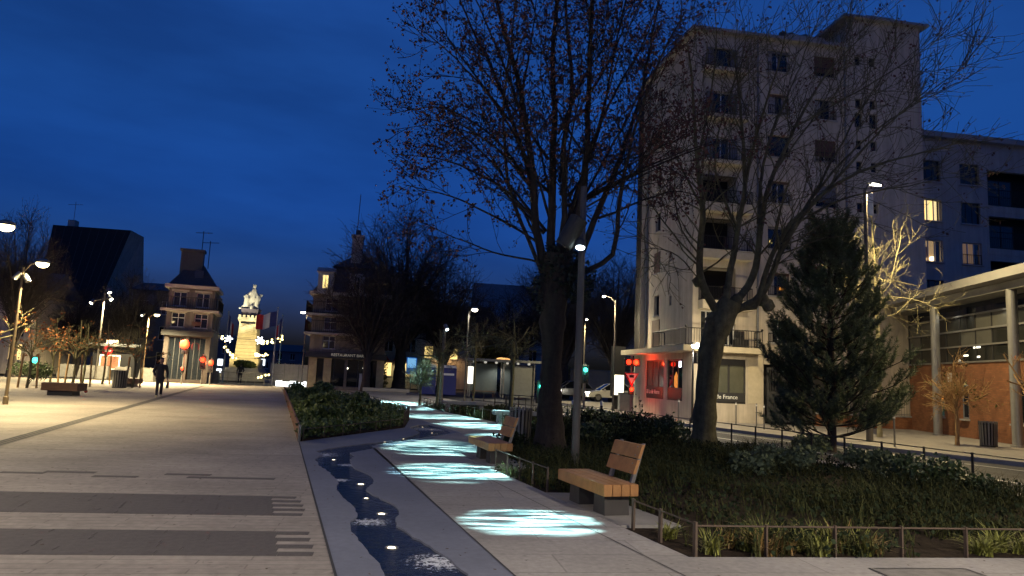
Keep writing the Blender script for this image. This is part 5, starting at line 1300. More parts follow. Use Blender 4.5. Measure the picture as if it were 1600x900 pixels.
# second pole further along carries the next projectors
P=G(845,664); P2_=P.copy(); z_=ztop(P,476)
t=thing('projector_pole','thin dark pole with a tiny white lamp showing left of the large trunk','street lamp',P)
MB().lathe([(.07,-.05),(.07,1.2),(.05,z_+.6)],14).build('pole',m_black,t); head(t,(.06,-.1,z_),(.1,-.7,-.6),m_bulbc,.3,.075)
Lh=P2_+Vector((-.3,-.3,z_-.1))
gobo(t,Lh,6.5,18.6,1.1,.9,R(30),7000,4); gobo(t,Lh+Vector((-.1,.1,0)),7.2,22.4,1.6,1.6,R(20),9000,5); gobo(t,Lh+Vector((-.1,0,.1)),6.7,26.6,1.7,1.7,R(20),12000,6)
P=G(688,632)
par=[o for o in COL.objects if o.name.startswith('projector_mast') and (Vector(o.location)-P).length<.1][0]
Lh=Vector(P)+Vector((-.3,-.3,3.9))
gobo(par,Lh,7.3,32.5,1.7,2.2,R(10),16000,7); gobo(par,Lh+Vector((-.1,.1,0)),7.2,37.5,1.6,2.4,R(5),16000,8)
# ---------------------------------------------------------------- lamps across the road
P=Vector((17.75,26.2,0)); z_=ztop(P,541)
t=bulb_lamp(P,z_-.02,(-.2,-1),'bright white lamp on a short post in front of the shop corner',300,WHITE,m_bulbn,reach=.15,hr=.2,pm=m_black,sz=172)
MB().box(-.14,.14,-.5,-.28,z_-.75,z_-.3).build('control_box',m_black,t)
light('flood_light',t,(-.1,-.9,z_+.15),300,(1,.84,.55),typ='POINT',rad=.1)
P=Vector((19.6,18.6,0)); z_=ztop(P,283)
t=thing('street_lamp','tall road lamp with a thin oval head and white side panel behind the pine','street lamp',P)
MB().lathe([(.11,0),(.11,.8),(.075,.82),(.06,z_-.3)],14).build('pole',m_pole,t)
c=Vector((.55,.1,z_)); MB().tube([(0,0,z_-.4),(.15,0,z_-.1),(.35,.05,z_-.02)],.03,8).build('arm',m_pole,t)
h=MB().sphere(c,(.34,.13,.05),16,8).build('lamp_head',m_galv,t); MB().sphere(c-Vector((0,.02,.035)),(.3,.11,.035),16,8).build('diffuser',m_bulbn,h)
MB().bbox(-.02,.22,-.16,-.08,z_-1.25,z_-.45,.02).build('side_panel',mat('panel_pale',(.8,.8,.7),.5),t)
light('lamp_light',t,c-Vector((-.1,.1,.3)),3400,(1,.78,.40),size=160); pl_=light('panel_light',t,(.3,-.6,z_-.3),60,(.95,1,.7),size=70,blend=.8,rad=.05); pl_.rotation_euler=(Vector((22.2,20.8,6.2))-P-Vector((.3,-.6,z_-.3))).to_track_quat('-Z','Y').to_euler()  # the second spot is added to light the street tree's branches
P=Vector((19.9,7.5,0)); bulb_lamp(P,7.5,(1,.3),'tall road lamp further along the pavement before the brick hall',3600,(1,.76,.36),m_bulbn,reach=.6,pm=m_pole,sz=160)
P=Vector((19.4,36.5,0)); bulb_lamp(P,6.5,(-1,.2),'road lamp on the pavement beyond the shop corner',1500,(1,.83,.5),m_bulbn,reach=.6,pm=m_pole,hr=.1,sz=160)
light('facade_fill',[o for o in COL.objects if o.name.startswith('street_lamp')][-1],(-.7,.1,6.3),330,(1,.83,.55),typ='POINT',rad=.1)  # extra point light added at the post to brighten the tower facade
P=Vector((22.5,47,0)); bulb_lamp(P,6.0,(-.3,-1),'road lamp behind the apartment tower lighting the parked cars',1300,(1,.80,.4),m_bulbn,reach=.6,pm=m_pole,hr=.1,sz=160)
# ---------------------------------------------------------------- water channel lights
for (x,y,s_) in ((1.55,15.13,1),(1.55,10.48,1.3),(1.46,9.33,.8),(1.49,8.32,1.2),(1.32,6.74,1.2),(2.92,16.61,.9),(3.53,17.47,1),(4.7,19.3,.9),(4.95,20.4,.9),(4.9,21.4,.9),(1.45,13.3,.9)):
    t=thing('channel_light','small round warm light set in the water channel bed','light',(x,y,-.022),0,'lights in the water channel')
    MB().add([(r_*s_*math.cos(k_*math.pi/8),r_*s_*math.sin(k_*math.pi/8),z_) for r_,z_ in ((.055,0),(.055,.012),(.042,.012),(.040,.004)) for k_ in range(16)],[(j_*16+i_,j_*16+(i_+1)%16,(j_+1)*16+(i_+1)%16,(j_+1)*16+i_) for j_ in range(3) for i_ in range(16)]).build('bezel',m_galv,t); MB()._lathe([(.030*s_,.006),(.029*s_,.0085),(.015*s_,.0088)],12,(0,0,0)).build('lens',mat('bulb_channel',(1,.9,.7),.5,emit=(1,.82,.5),estr=12,var=0),t)
# ---------------------------------------------------------------- low fences
def fence(name,label,pts,step,h,m=None,rail=.009,pw=.018,group=None,rails=(1.0,)):
    m=m or m_rust; P=Vector((*pts[0],0)); t=thing(name,label,'fence',P,0,group); rb=MB()
    for a,c in zip(pts[:-1],pts[1:]):
        a=Vector(a);c=Vector(c); L=(c-a).length; n_=max(1,round(L/step)); d=(c-a)/L
        for i in range(n_+1):
            if i==n_ and (c-Vector(pts[-1])).length>1e-6: continue
            p=a.lerp(c,i/n_)-Vector(pts[0]); MB().box(p.x-pw/2,p.x+pw/2,p.y-pw,p.y+pw,-.08,h).build('post',m,t)
        for r_ in rails: rb.tube([(*(a-Vector(pts[0])),h*r_-.02),(*(c-Vector(pts[0])),h*r_-.02)],rail,6)
    rb.build('rail',m,t); return t
fp=[tuple(fx(t_,.06).to_2d()) for t_ in (.02,5.9)]
fence('low_fence','low rusty rail on flat posts along the front edge of the long bed',fp,.71,.29,pw=.018)
fence('low_fence','low rusty rail between the near bench and the bed corner',[(4.08,5.95),(4.10,6.6),(4.12,7.2)],.62,.31,pw=.024)
fence('low_fence','low rail along the bed between the two wooden benches',[(4.10,9.65),(4.10,12.0)],.62,.34)
fence('low_fence','low rail of thin posts along the bed past the litter bin',[(6.98,17.7),(8.26,24),(7.88,31),(8.05,35.8)],.85,.4)
fence('low_fence','low dark picket rail along the channel side of the flower bed',[(4.22,20.9),(5.15,24.68),(5.38,30.6),(4.69,46.4)],.42,.45,pw=.016)
fence('low_fence','low rail along the front of the flower bed',[(1.1,16.5),(4.2,20.85)],.9,.28,pw=.014)
fence('road_fence','thin dark railing between the planting bed and the road',[(12.42,3.5),(12.5,35.5)],1.0,.62,m_black,.012,.02)
fence('road_fence','dark railing along the road before the bus shelter',[tuple(G(738,640).to_2d()),tuple(G(850,652).to_2d())],.8,.85,m_black,.016,.03,rails=(1,.55))
t=thing('steel_edging','tall rusty steel edging along the plaza side of the flower bed','edging',(1.01,16.4,0))
for k in range(12):
    a=Vector((1.01,16.4)).lerp(Vector((1.82,49.5)),k/12)-Vector((1.01,16.4)); c=Vector((1.01,16.4)).lerp(Vector((1.82,49.5)),(k+1)/12)-Vector((1.01,16.4))
    dn=(c-a).normalized(); nn=Vector((-dn.y,dn.x))*.02; c=c-dn*.012; hh=.33
    MB().prism([tuple(a-nn),tuple(c-nn),tuple(c+nn),tuple(a+nn)],-.1,hh).build('plate',m_steel_rust,t)
MB().tube([(0,-.02,0),(0,-.02,.36)],.03,8).build('end_post',m_galv,t)
# ---------------------------------------------------------------- bollards, blocks, cabinets
for px,py in ((894,668),(939,669)):
    P=G(px,py,-.05); t=thing('bollard','dark bollard with a pale top standing behind the shrub row','bollard',P,0,'bollards at the crossing')
    MB().lathe([(.055,0),(.05,.78),(.045,.8)],12).build('post',m_black,t); MB().lathe([(.052,.8),(.052,.92),(.03,.96)],12).build('cap',m_white,t)
for k,(px,py) in enumerate(((1060,659),(1150,664),(1182,667),(1194,671),(1398,698))):
    P=G(px,py); t=thing('pavement_post','slim galvanised post along the pavement edge before the shop','bollard',P,0,'slim posts along the shop pavement')
    MB().lathe([(.03,0),(.028,.95),(.02,.98)],10).build('post',m_galv,t); MB().lathe([(.034,.86),(.034,.93)],10).build('band',m_white,t)
for k,(px,py) in enumerate(((103,588.5),(135,590.5),(158,592),(190,594),(229,595.5),(330,598))):
    P=G(px,py); t=thing('concrete_block','pale concrete security block across the far plaza edge','block',P,EANG,'concrete blocks across the plaza edge')
    MB().add([(-.6,-.4,0),(.6,-.4,0),(.6,.4,0),(-.6,.4,0),(-.5,-.25,1.05),(.5,-.25,1.05),(.5,.25,1.05),(-.5,.25,1.05)],[(3,2,1,0),(4,5,6,7),(0,1,5,4),(1,2,6,5),(2,3,7,6),(3,0,4,7)]).build('body',mat('block_concrete',(.17,.165,.155),.85,var=.2),t)
    for s_ in (-.2,.2): MB().box(s_-.05,s_+.05,-.05,.05,1.051,1.1).build('lifting_lug',m_galv,t)
for px,py,wd,hh,lab in ((568,611,.85,1.35,'taller pale grey utility cabinet behind the stone ledge'),(586,611,.95,1.3,'wider pale grey utility cabinet behind the stone ledge')):
    P=G(px,py); t=thing('utility_cabinet',lab,'cabinet',P,EANG)
    MB().box(-wd/2,wd/2,0,.5,.06,hh).build('body',mat('cabinet_grey',(.42,.43,.43),.6),t); MB().box(-wd/2-.03,wd/2+.03,-.03,.53,hh+.001,hh+.05).build('lid',m_zinc,t); MB().box(-wd/2+.03,wd/2-.03,-.015,-.002,.12,hh-.06).build('door',MATS['cabinet_grey'],t); MB().box(wd/2-.12,wd/2-.08,-.03,-.016,hh*.5,hh*.6).build('handle',m_black,t)
P=G(683,619)
for k,dx in enumerate((-.75,.75)):
    t=thing('blue_toilet_cabin',('blue plastic cabin','blue plastic cabin')[k]+' standing in a pair behind the stout mast','cabin',P+Vector((E2.x*dx,E2.y*dx,0)),EANG,'pair of blue cabins')
    mb_=mat('cabin_blue',(.012,.02,.16),.5,var=.1)
    MB().bbox(-.6,.6,0,1.1,.1,2.1,.04).build('body',mb_,t); MB().add([(-.62,-.02,2.1),(.62,-.02,2.1),(.62,1.12,2.1),(-.62,1.12,2.1),(-.5,.1,2.3),(.5,.1,2.3),(.5,1,2.3),(-.5,1,2.3)],[(3,2,1,0),(4,5,6,7),(0,1,5,4),(1,2,6,5),(2,3,7,6),(3,0,4,7)]).build('roof',m_signw,t)
    MB().box(-.4,.4,-.03,-.002,.15,1.95).build('door',mb_,t); MB().box(-.42,.42,-.045,-.031,1.55,1.7).build('label_strip',m_signw,t); MB().box(-.6,-.5,-.02,-.001,.1,2.0).build('frame',m_signw,t)
P=G(645,612); t=thing('lit_panel_sign','glowing blue sign panel on a post before the lit shop house','sign',P+Vector((1,6,0)),EANG)
MB().box(-.5,.5,-.1,.1,1.5,3.1).build('frame',mat('panel_blue',(.03,.15,.5),.5,emit=(.05,.3,1),estr=.2,var=0),t); MB().box(-.4,.4,-.13,-.101,2.1,3.0).build('bright_face',mat('panel_cyan',(.2,.5,.8),.5,emit=(.25,.6,1),estr=.6,var=0),t); MB().box(-.06,.06,-.05,.05,0,1.5).build('post',m_galv,t)
# ---------------------------------------------------------------- signs and traffic lights
def disc(r,y0,y1,z,n_=24): 
    m_=MB(); v=[(r*math.cos(2*math.pi*k/n_),y0,z+r*math.sin(2*math.pi*k/n_)) for k in range(n_)]+[(r*math.cos(2*math.pi*k/n_),y1,z+r*math.sin(2*math.pi*k/n_)) for k in range(n_)]
    return m_.add(v,[tuple(range(n_)),tuple(range(2*n_-1,n_-1,-1))]+[(k,n_+k,n_+(k+1)%n_,(k+1)%n_) for k in range(n_)])
P=G(163,595); z_=ztop(P,548)
t=thing('no_entry_sign','round red no entry sign with a white bar among the young trees','sign',P,EANG)
MB().lathe([(.035,0),(.035,z_+.3)],8).build('post',m_galv,t); disc(.36,-.06,-.04,z_).build('plate',mat('sign_red_lit',(.6,.02,.025),.35,var=0),t); MB().box(-.26,.26,-.07,-.061,z_-.06,z_+.06).build('bar',m_signw,t)
P=G(997,645,0); P=Vector((18.9,33.6,0)); z_=ztop(P,566)
t=thing('traffic_signal','traffic signal with two red lamps and a triangular give way sign by the shop','traffic light',P,EANG)
MB().lathe([(.05,0),(.05,z_+.35)],10).build('post',m_galv,t)
MB().bbox(-.42,.42,-.16,.06,z_-.2,z_+.2,.02).build('signal_box',m_black,t)
for x in (-.2,.2): MB().sphere((x,-.16,z_),(.14,.05,.14),14,8).build('red_lamp',m_red,t)
z2=ztop(P,590)
tri=lambda r,y0,y1,z:(lambda pts:MB().yprism(pts,y0,y1))([(-r,z+r*.58),(r,z+r*.58),(0,z-r*1.15)])
tri(.40,-.10,-.08,z2).build('sign_rim',m_signr,t); tri(.29,-.115,-.101,z2+.02).build('sign_face',m_signw,t); MB().box(-.12,.12,-.125,-.116,z2+.0,z2+.14).build('pictogram',m_black,t)
z3=ztop(P,608); MB().bbox(-.14,.14,-.16,.06,z3-.3,z3+.15,.02).build('repeater_box',m_black,t); MB().sphere((0,-.16,z3),(.11,.05,.11),12,8).build('red_lamp',m_red,t)
light('red_glow',t,(.3,-.35,z_),38,(1,.07,.02),typ='POINT',rad=.1); light('red_glow',t,(0,-.4,z3),25,(1,.07,.02),typ='POINT',rad=.1)
def signal(P,ya,yb,label,power=40,m=None,s_=.17):
    t=thing('traffic_signal',label,'traffic light',P,EANG); za=ztop(P,ya)
    MB().lathe([(.06,0),(.05,za+.4)],10).build('post',m_galv,t)
    MB().bbox(-.2,.2,-.14,.06,za-.75,za+.28,.02).build('signal_box',m_black,t); MB().sphere((0,-.16,za),(s_,.07,s_),12,8).build('lamp',m or m_red,t)
    for k in (.3,.58): MB().sphere((0,-.14,za-k),(.11,.03,.11),10,6).build('dark_lens',m_glass,t)
    if yb:
        zb=ztop(P,yb); MB().bbox(-.12,.12,-.13,.06,zb-.3,zb+.14,.02).build('repeater_box',m_black,t); MB().sphere((0,-.14,zb),(.11,.05,.11),10,6).build('lamp',m or m_red,t)
    if power: light('signal_glow',t,(0,-.45,za),power,(1,.08,.02) if (m is None) else (.1,1,.7),typ='POINT',rad=.1)
    return t
signal(G(283,600),538,576,'red traffic signal in front of the pale corner house',200,None,.36)
signal(G(314,601),562,None,'red traffic signal left of the two beside the flagpoles',50,None,.2)
signal(G(327,601),567,None,'red traffic signal nearest the first flagpole',50,None,.2)
signal(G(912,640),578,None,'green traffic signal before the parked cars',10,m_grn,.12)
signal(G(843,648),604,None,'green traffic signal half hidden by the large trunk',8,m_grn,.1)
signal(G(450,604)+Vector((1,8,0)),590,None,'green traffic signal beside the stone corner house',25,m_grn,.25)
signal(G(53,594),563,None,'green traffic signal among the trunks at the plaza side',25,m_grn,.2)
P=G(588,611)+Vector((.2,.8,0)); z_=ztop(P,566); t=thing('direction_sign','blue road sign with white arrow over two pictograms beside the columnar shrub','sign',P,EANG)
MB().lathe([(.04,0),(.04,z_+1)],8).build('post',m_galv,t); MB().bbox(-.42,.42,-.07,-.04,z_-.75,z_+.75,.01).build('plate',m_signb,t)
MB().yprism([(-.06,z_+.05),(.06,z_+.05),(.06,z_+.35),(.18,z_+.35),(0,z_+.6),(-.18,z_+.35),(-.06,z_+.35)],-.085,-.071).build('arrow',m_signw,t)
for x in (-.2,.2): disc(.15,-.085,-.071,z_-.35,16).build('pictogram',m_signw,t).location=(x,0,0)
P=G(206,0+604)+Vector((-1.4,9,0)); t=thing('poster_kiosk','dark kiosk with a framed poster behind the black litter bin','kiosk',AT(172,575,60)-Vector((0,0,AT(172,575,60).z)),EANG)
MB().box(-1.5,2.0,0,2,0,2.7).build('body',m_black,t); MB().box(-1.9,2.4,-.5,2.2,2.72,2.95).build('roof',m_zinc,t); MB().box(-.9,.75,-.05,-.002,.75,2.0).build('poster_frame',m_signw,t); MB().box(-.78,.63,-.07,-.051,.87,1.88).build('poster',mat('poster_print',(.18,.07,.04),.6,var=.9,scale=2.5),t); MB().box(-.4,.5,-.3,-.1,2.96,3.25).build('lit_sign',mat('sign_cream',(.7,.65,.5),.6,emit=(1,.9,.6),estr=.3,var=0),t)
# lit totem and low wall beside the signal
P=Vector((20.6,38.2,0)); t=thing('lit_totem','tall glowing white advertising totem beside the give way signal','sign',P,EANG); z_=ztop(P,557)
MB().bbox(-.42,.42,-.1,.2,.75,z_+.6,.03).build('case',m_black,t); MB().bbox(-.33,.33,-.13,-.101,ztop(P,617),ztop(P,586),.01).build('light_face',mat('totem_white',(1,.95,.8),.5,emit=(1,.90,.62),estr=2.0,var=0),t); MB().box(-.3,.3,0,.15,0,.75).build('foot',m_black,t)
P=Vector((19.9,36.6,0)); t=thing('low_wall','low grey wall with signal cabinets next to the glowing totem','wall',P,EANG); MB().box(0,3.4,0,.4,0,.95).build('wall_body',m_conk,t); MB().box(-.03,3.43,-.03,.43,.953,1.02).build('coping',m_zinc,t)
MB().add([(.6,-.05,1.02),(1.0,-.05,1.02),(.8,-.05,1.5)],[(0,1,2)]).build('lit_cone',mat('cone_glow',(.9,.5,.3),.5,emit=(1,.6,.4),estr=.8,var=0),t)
# ---------------------------------------------------------------- bus shelter
P=G(732,620); t=thing('bus_shelter','small glass bus shelter with a row of roof lights beyond the road','bus shelter',P,EANG)
for x in (0,2.6,5.0): MB().box(x,x+.09,-.0,.09,0,2.75).build('post',m_galv,t); MB().box(x,x+.09,1.4,1.49,0,2.75).build('post',m_galv,t)
MB().box(-.25,5.5,-.4,1.8,2.76,2.95).build('roof',m_zinc,t)
for x in (.12,2.72): MB().box(x,x+2.2,1.43,1.46,.25,2.6).build('pane',mat('shelter_glass',(.10,.12,.12),.1,var=.1),t)
MB().box(5.02,5.06,.12,1.36,.25,2.6).build('pane',MATS['shelter_glass'],t)
MB().box(.3,2.2,1.0,1.35,.42,.48).box(.4,.46,1.1,1.3,0,.419).box(2.0,2.06,1.1,1.3,0,.419).build('bench_seat',m_woodd,t)
MB().box(3.4,4.9,.1,.25,.1,2.5).build('side_panel',mat('shelter_panel',(.20,.21,.20),.4,var=.1),t)
MB().box(-.15,.35,-.25,-.1,1.0,2.3).build('ad_box',mat('ad_white',(.9,.9,.8),.5,emit=(1,.95,.8),estr=1.6,var=0),t)
for k in range(6): MB().sphere((.3+k*.85,-.2,2.68),(.12,.1,.09),8,6).build('roof_light',mat('roof_lamp',(.5,.5,.45),.5,emit=(1,.95,.8),estr=.35,var=0),t)
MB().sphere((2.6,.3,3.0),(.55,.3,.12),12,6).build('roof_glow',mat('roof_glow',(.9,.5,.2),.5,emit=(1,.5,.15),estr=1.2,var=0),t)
light('shelter_light',t,(2.4,.5,2.6),140,WHITE,size=150)
# ---------------------------------------------------------------- cars
m_glasscar=mat('car_glass',(.01,.012,.014),.04,var=0); m_tyre=mat('tyre',(.012,.012,.012),.85); m_rim=mat('rim',(.35,.35,.35),.35,metal=.8)
def car(name,label,P,rz,paint,L=4.1,H=1.48,W=1.72,lights=True,estate=False):
    t=thing(name,label,'car',P,rz)   # front towards -x
    hl=L/2
    low=[(-hl,.32),(-hl-.02,.55),(-hl+.08,.72),(-hl+.9,.88),(-hl+1.05,.92),(hl-.55,.95),(hl-.05,.9),(hl,.6),(hl-.05,.3)]
    # body built as lofted sections across the width so that sides tuck in
    b_=MB(); ys=[-W/2,-W/2+.06,0,W/2-.06,W/2]; sc_=[.0,1,1,1,.0]
    n_=len(low)
    for y,s_ in zip(ys,sc_):
        for (x,z) in low:
            k=.04 if s_==0 else 0; b_.v.append((x*(1-.012*(s_==0)),y,z-k*(z>.6)+k*(z<.4)))
    for r_ in range(4):
        for i in range(n_):
            j=(i+1)%n_; b_.f.append((r_*n_+i,r_*n_+j,(r_+1)*n_+j,(r_+1)*n_+i))
    b_.f.append(tuple(range(n_))[::-1]); b_.f.append(tuple(range(4*n_,5*n_)))
    body=b_.build('body',paint,t)
    back=hl-.15 if estate else hl-.45
    cab=[(-hl+.95,.90),(-hl+1.75,H-.06),(-hl+2.2,H),(back-.55,H-.02),(back,.93)]
    g=MB(); wt=.16
    k=len(cab)
    for y0,ins in ((-W/2+.08,0),(-W/2+.08+wt,1),(W/2-.08-wt,1),(W/2-.08,0)):
        pass
    vs=[]
    for (x,z) in cab:
        f_=(z-.9)/(H-.9); hw=W/2-.05-.2*f_; vs+= [(x,-hw,z),(x,hw,z)]
    g.add(vs,[(0,2,3,1),(2,4,5,3),(4,6,7,5),(6,8,9,7),(0,8,6,4,2)[::1],(1,3,5,7,9)]); g.build('cabin_glass',m_glasscar,t)
    rf=MB(); a=[vs[2],vs[3],vs[4],vs[5],vs[6],vs[7]]
    rf.add([(x,y*1.01,z+.012) for x,y,z in a]+[(x,y*1.0,z-.03) for x,y,z in a],[(0,2,3,1),(2,4,5,3),(0,1,7,6),(4,10,11,5),(0,6,8,2),(2,8,10,4),(1,3,9,7),(3,5,11,9)]); rf.build('roof',paint,t)
    pl=MB()
    for s_ in (0,1):
        for a_,c_ in ((0,2),(6,8)):
            pl.tube([Vector(vs[a_+s_])*1.002,Vector(vs[c_+s_])*1.002],.035,5)
        xm=(cab[2][0]+cab[3][0])/2; hw0=W/2-.05; pl.tube([(xm,(-1 if s_==0 else 1)*(hw0-.0),.92),(xm-.02,(-1 if s_==0 else 1)*(hw0-.19),H-.02)],.035,5)
    pl.build('pillars',paint,t)
    for x in (-hl+.78,hl-.78):
        for s_ in (-1,1):
            y=s_*(W/2-.1); w_=MB().tube([(x,y-.1,.31),(x,y+.1,.31)],.31,20).build('wheel',m_tyre,t); MB().tube([(x,y-.112,.31),(x,y+.112,.31)],.19,16).build('rim',m_rim,w_)
    for s_ in (-1,1):
        hd=MB().sphere((-hl+.1,s_*(W/2-.3),.66),(.14,.2,.09),12,8).build('headlight',m_bulbn if lights else m_glass,t)
        MB().sphere((hl-.02,s_*(W/2-.22),.74),(.06,.16,.1),10,6).build('tail_light',m_signr,t)
        MB().sphere((-hl+1.3,s_*(W/2+.06),.98),(.07,.1,.07),8,6).build('mirror',paint,t)
    MB().box(-hl-.03,-hl-.015,-.26,.26,.42,.53).build('number_plate',m_signw,t)
    return t
m_carw=mat('car_white',(.62,.60,.52),.3,var=.03,coat=.6); m_carg=mat('car_grey',(.16,.16,.15),.3,var=.03,coat=.6); m_card=mat('car_dark',(.03,.03,.035),.3,var=.03,coat=.6)
P=G(957,628,0); car('parked_car','white hatchback with headlights on parked before the yellowish wall',P+Vector((-.1,.2,0)),EANG,m_carw)
P=G(893,623,0); car('parked_car','grey hatchback parked behind the large trunk, left of the white car',P,EANG,m_carg,4.2,1.55,1.75,False)
P=G(925,618,0)+Vector((.5,2.2,0)); car('parked_car','dark estate car parked behind the white and grey hatchbacks',P,EANG,m_card,4.5,1.5,1.75,False,True)
light('headlight_beam',bpy.data.objects['parked_car'],(-2.3,-.6,.66),60,WHITE,typ='POINT',rad=.08)
P=G(457,605); t=thing('white_light_bar','low glowing white light bar at the plaza end beside the hoarding','light',P,EANG)  # row of glowing boxes for a low white glare of unknown source
for k in range(5): MB().bbox(-1.35+k*.55,-.87+k*.55,-.2,.2,.05,.5-.08*(k%2),.03).build('light_box',mat('light_bar_glow',(.9,.97,1),.5,emit=(.9,.97,1),estr=2.2,var=0),t)
MB().box(-1.5,1.5,-.3,.3,0,.049).build('plinth',m_conk,t)
P=G(448,603)+Vector((0,3,0)); t=thing('site_hoarding','plain grey hoarding panels beside the stone corner house','hoarding',P,EANG)
for k in range(3): MB().box(k*1.25-1.4,k*1.25-.17,0,.06,.08,1.9).build('panel',m_conk,t)
for k in range(4): MB().box(k*1.25-1.46,k*1.25-1.4,-.02,.08,0,2.0).build('post',m_galv,t)
# ---------------------------------------------------------------- monument
P=AT(383,590,76); P.z=0
def zz(y): return ztop(P,y)
mon=thing('monument','floodlit crenellated stone pedestal rising over steps and a hedge at the plaza end','monument',P,EANG)
m_mon=mat('monument_stone',(.50,.43,.26),.85,var=.15,scale=2.5,bump=.3,bscale=12)
k76=76/FPX
def hw(px): return px*k76/2
zb=zz(556);zt=zz(506);zc=zz(497)
# tapering shaft of single stone courses
nC=9
for i in range(nC):
    a0=zb+(zt-zb)*i/nC; a1=zb+(zt-zb)*(i+1)/nC-.025; w0=hw(31)-(hw(31)-hw(26))*i/nC; w1=hw(31)-(hw(31)-hw(26))*(i+1)/nC
    MB().add([(-w0,-w0,a0),(w0,-w0,a0),(w0,w0,a0),(-w0,w0,a0),(-w1,-w1,a1),(w1,-w1,a1),(w1,w1,a1),(-w1,w1,a1)],[(3,2,1,0),(4,5,6,7),(0,1,5,4),(1,2,6,5),(2,3,7,6),(3,0,4,7)]).build('stone_course',m_mon,mon)
w1=hw(26); w2=hw(31); MB().add([(-w1,-w1,zt),(w1,-w1,zt),(w1,w1,zt),(-w1,w1,zt),(-w2,-w2,zt+.35),(w2,-w2,zt+.35),(w2,w2,zt+.35),(-w2,w2,zt+.35),(-w2,-w2,zc),(w2,-w2,zc),(w2,w2,zc),(-w2,w2,zc)],[(3,2,1,0),(8,9,10,11),(0,1,5,4),(1,2,6,5),(2,3,7,6),(3,0,4,7),(4,5,9,8),(5,6,10,9),(6,7,11,10),(7,4,8,11)]).build('capital',m_mon,mon)
n_=5
for i in range(n_):
    x=-w2+(2*w2)*(i+.0)/n_+.06; 
    for y0 in (-w2,w2-.22): MB().box(x,x+.24,y0,y0+.22,zc+.001,zc+.24).build('merlon',m_mon,mon)
disc(.62,-w1-.12,-w1+.1,zt-.75,20).build('medallion',m_mon,mon); MB().box(-.75,.75,-w1-.18,-w1-.05,zt-.05,zt+.12).build('arch_moulding',m_black,mon)
MB().box(-hw(36),hw(36),-hw(36),hw(36),zb-.3,zb-.003).build('plinth',m_mon,mon)
z5=zz(575); nst=7; 
for i in range(nst):
    s_=hw(44)+hw(28)*(nst-i)/nst; MB().box(-s_,s_,-s_-.6,s_,(z5)*i/nst+.002,(z5)*(i+1)/nst).build('step',m_conk,mon)
MB().box(-hw(42),hw(42),-hw(42),hw(42),z5+.002,zb-.3).build('core_block',m_mon,mon)
lb=leafball('clipped_hedge','dark clipped hedge ringing the floodlit pedestal','hedge',P+Vector((0,-hw(38)-.3,z5)),hw(40),.6,(zb-z5)*.38,2600,.2,m_shrubd,np.random.default_rng(5),4)
# bronze base and statue group
zs0=zc+.005; zs1=zz(483); st_=thing('statue_group','pale floodlit statue group of a crowned standing figure over seated figures','statue',P+Vector((0,0,zs0)),EANG)
m_bronze=mat('bronze_dark',(.06,.045,.06),.6,var=.2); m_stat=mat('statue_pale',(.62,.58,.46),.7,var=.15,scale=2)
hb=zs1-zs0
MB().add([(-1,-.9,0),(1,-.9,0),(1,.9,0),(-1,.9,0),(-.8,-.7,hb*.45),(.8,-.7,hb*.45),(.8,.7,hb*.45),(-.8,.7,hb*.45),(-.95,-.8,hb),(.95,-.8,hb),(.95,.8,hb),(-.95,.8,hb)],[(3,2,1,0),(8,9,10,11),(0,1,5,4),(1,2,6,5),(2,3,7,6),(3,0,4,7),(4,5,9,8),(5,6,10,9),(6,7,11,10),(7,4,8,11)]).build('bronze_base',m_bronze,st_)
def blob(name,caps,vox,m,parent,smooth=2):
    """one continuous skin grown over capsules [(p,q,r0,r1)]"""
    b_=MB()
    for p,q,r0,r1 in caps:
        p=Vector(p);q=Vector(q)
        if (p-q).length<1e-4: b_.sphere(p,r0,12,8); continue
        d=(q-p).normalized(); L=[];Rr=[]
        for k in range(5): a=-math.pi/2+math.pi/2*k/4; L.append(p+d*r0*math.sin(a)); Rr.append(max(r0*math.cos(a),.001))
        for k in range(5): a=math.pi/2*k/4; L.append(q+d*r1*math.sin(a)); Rr.append(max(r1*math.cos(a),.001))
        b_.tube(L,Rr,12)
    o=b_.build(name,m,parent,True); r_=o.modifiers.new('remesh','REMESH'); r_.mode='VOXEL'; r_.voxel_size=vox; r_.use_smooth_shade=True
    if smooth: s_=o.modifiers.new('smooth','SMOOTH'); s_.factor=.5; s_.iterations=smooth
    return o
zt_=zz(446)-zs0; s_=(zt_-hb)
def sp(x,y,z): return (x,y,hb+z*s_)
caps=[(sp(0,.1,.05),sp(.1,.1,.55),.55,.42),(sp(.1,.1,.55),sp(.12,.05,.78),.42,.28),(sp(.12,.05,.8),sp(.13,.03,.9),.12,.15),(sp(.13,.03,.93),sp(.13,.03,.97),.17,.19),
 (sp(.15,.05,.75),sp(.75,-.1,.55),.16,.12),(sp(.75,-.1,.55),sp(.85,-.3,.4),.13,.1),(sp(0,.05,.76),sp(-.45,-.2,.6),.16,.13),(sp(-.45,-.2,.6),sp(-.75,-.4,.5),.12,.1),
 (sp(-.5,-.35,.1),sp(-.5,-.35,.42),.32,.25),(sp(-.5,-.4,.5),sp(-.5,-.4,.55),.14,.14),(sp(-.5,-.4,.2),sp(-.95,-.55,.02),.2,.12),(sp(-.95,-.5,.02),sp(-1.1,-.6,.0),.14,.1),
 (sp(.6,-.3,.12),sp(.6,-.3,.42),.3,.24),(sp(.6,-.35,.5),sp(.6,-.35,.54),.14,.14),(sp(.6,-.35,.2),sp(.85,-.6,.02),.2,.12),(sp(.1,-.55,.02),sp(.1,-.55,.08),.28,.22),(sp(.5,.1,.5),sp(.95,.1,.62),.2,.14)]
blob('figures',caps,.06,m_stat,st_,1)
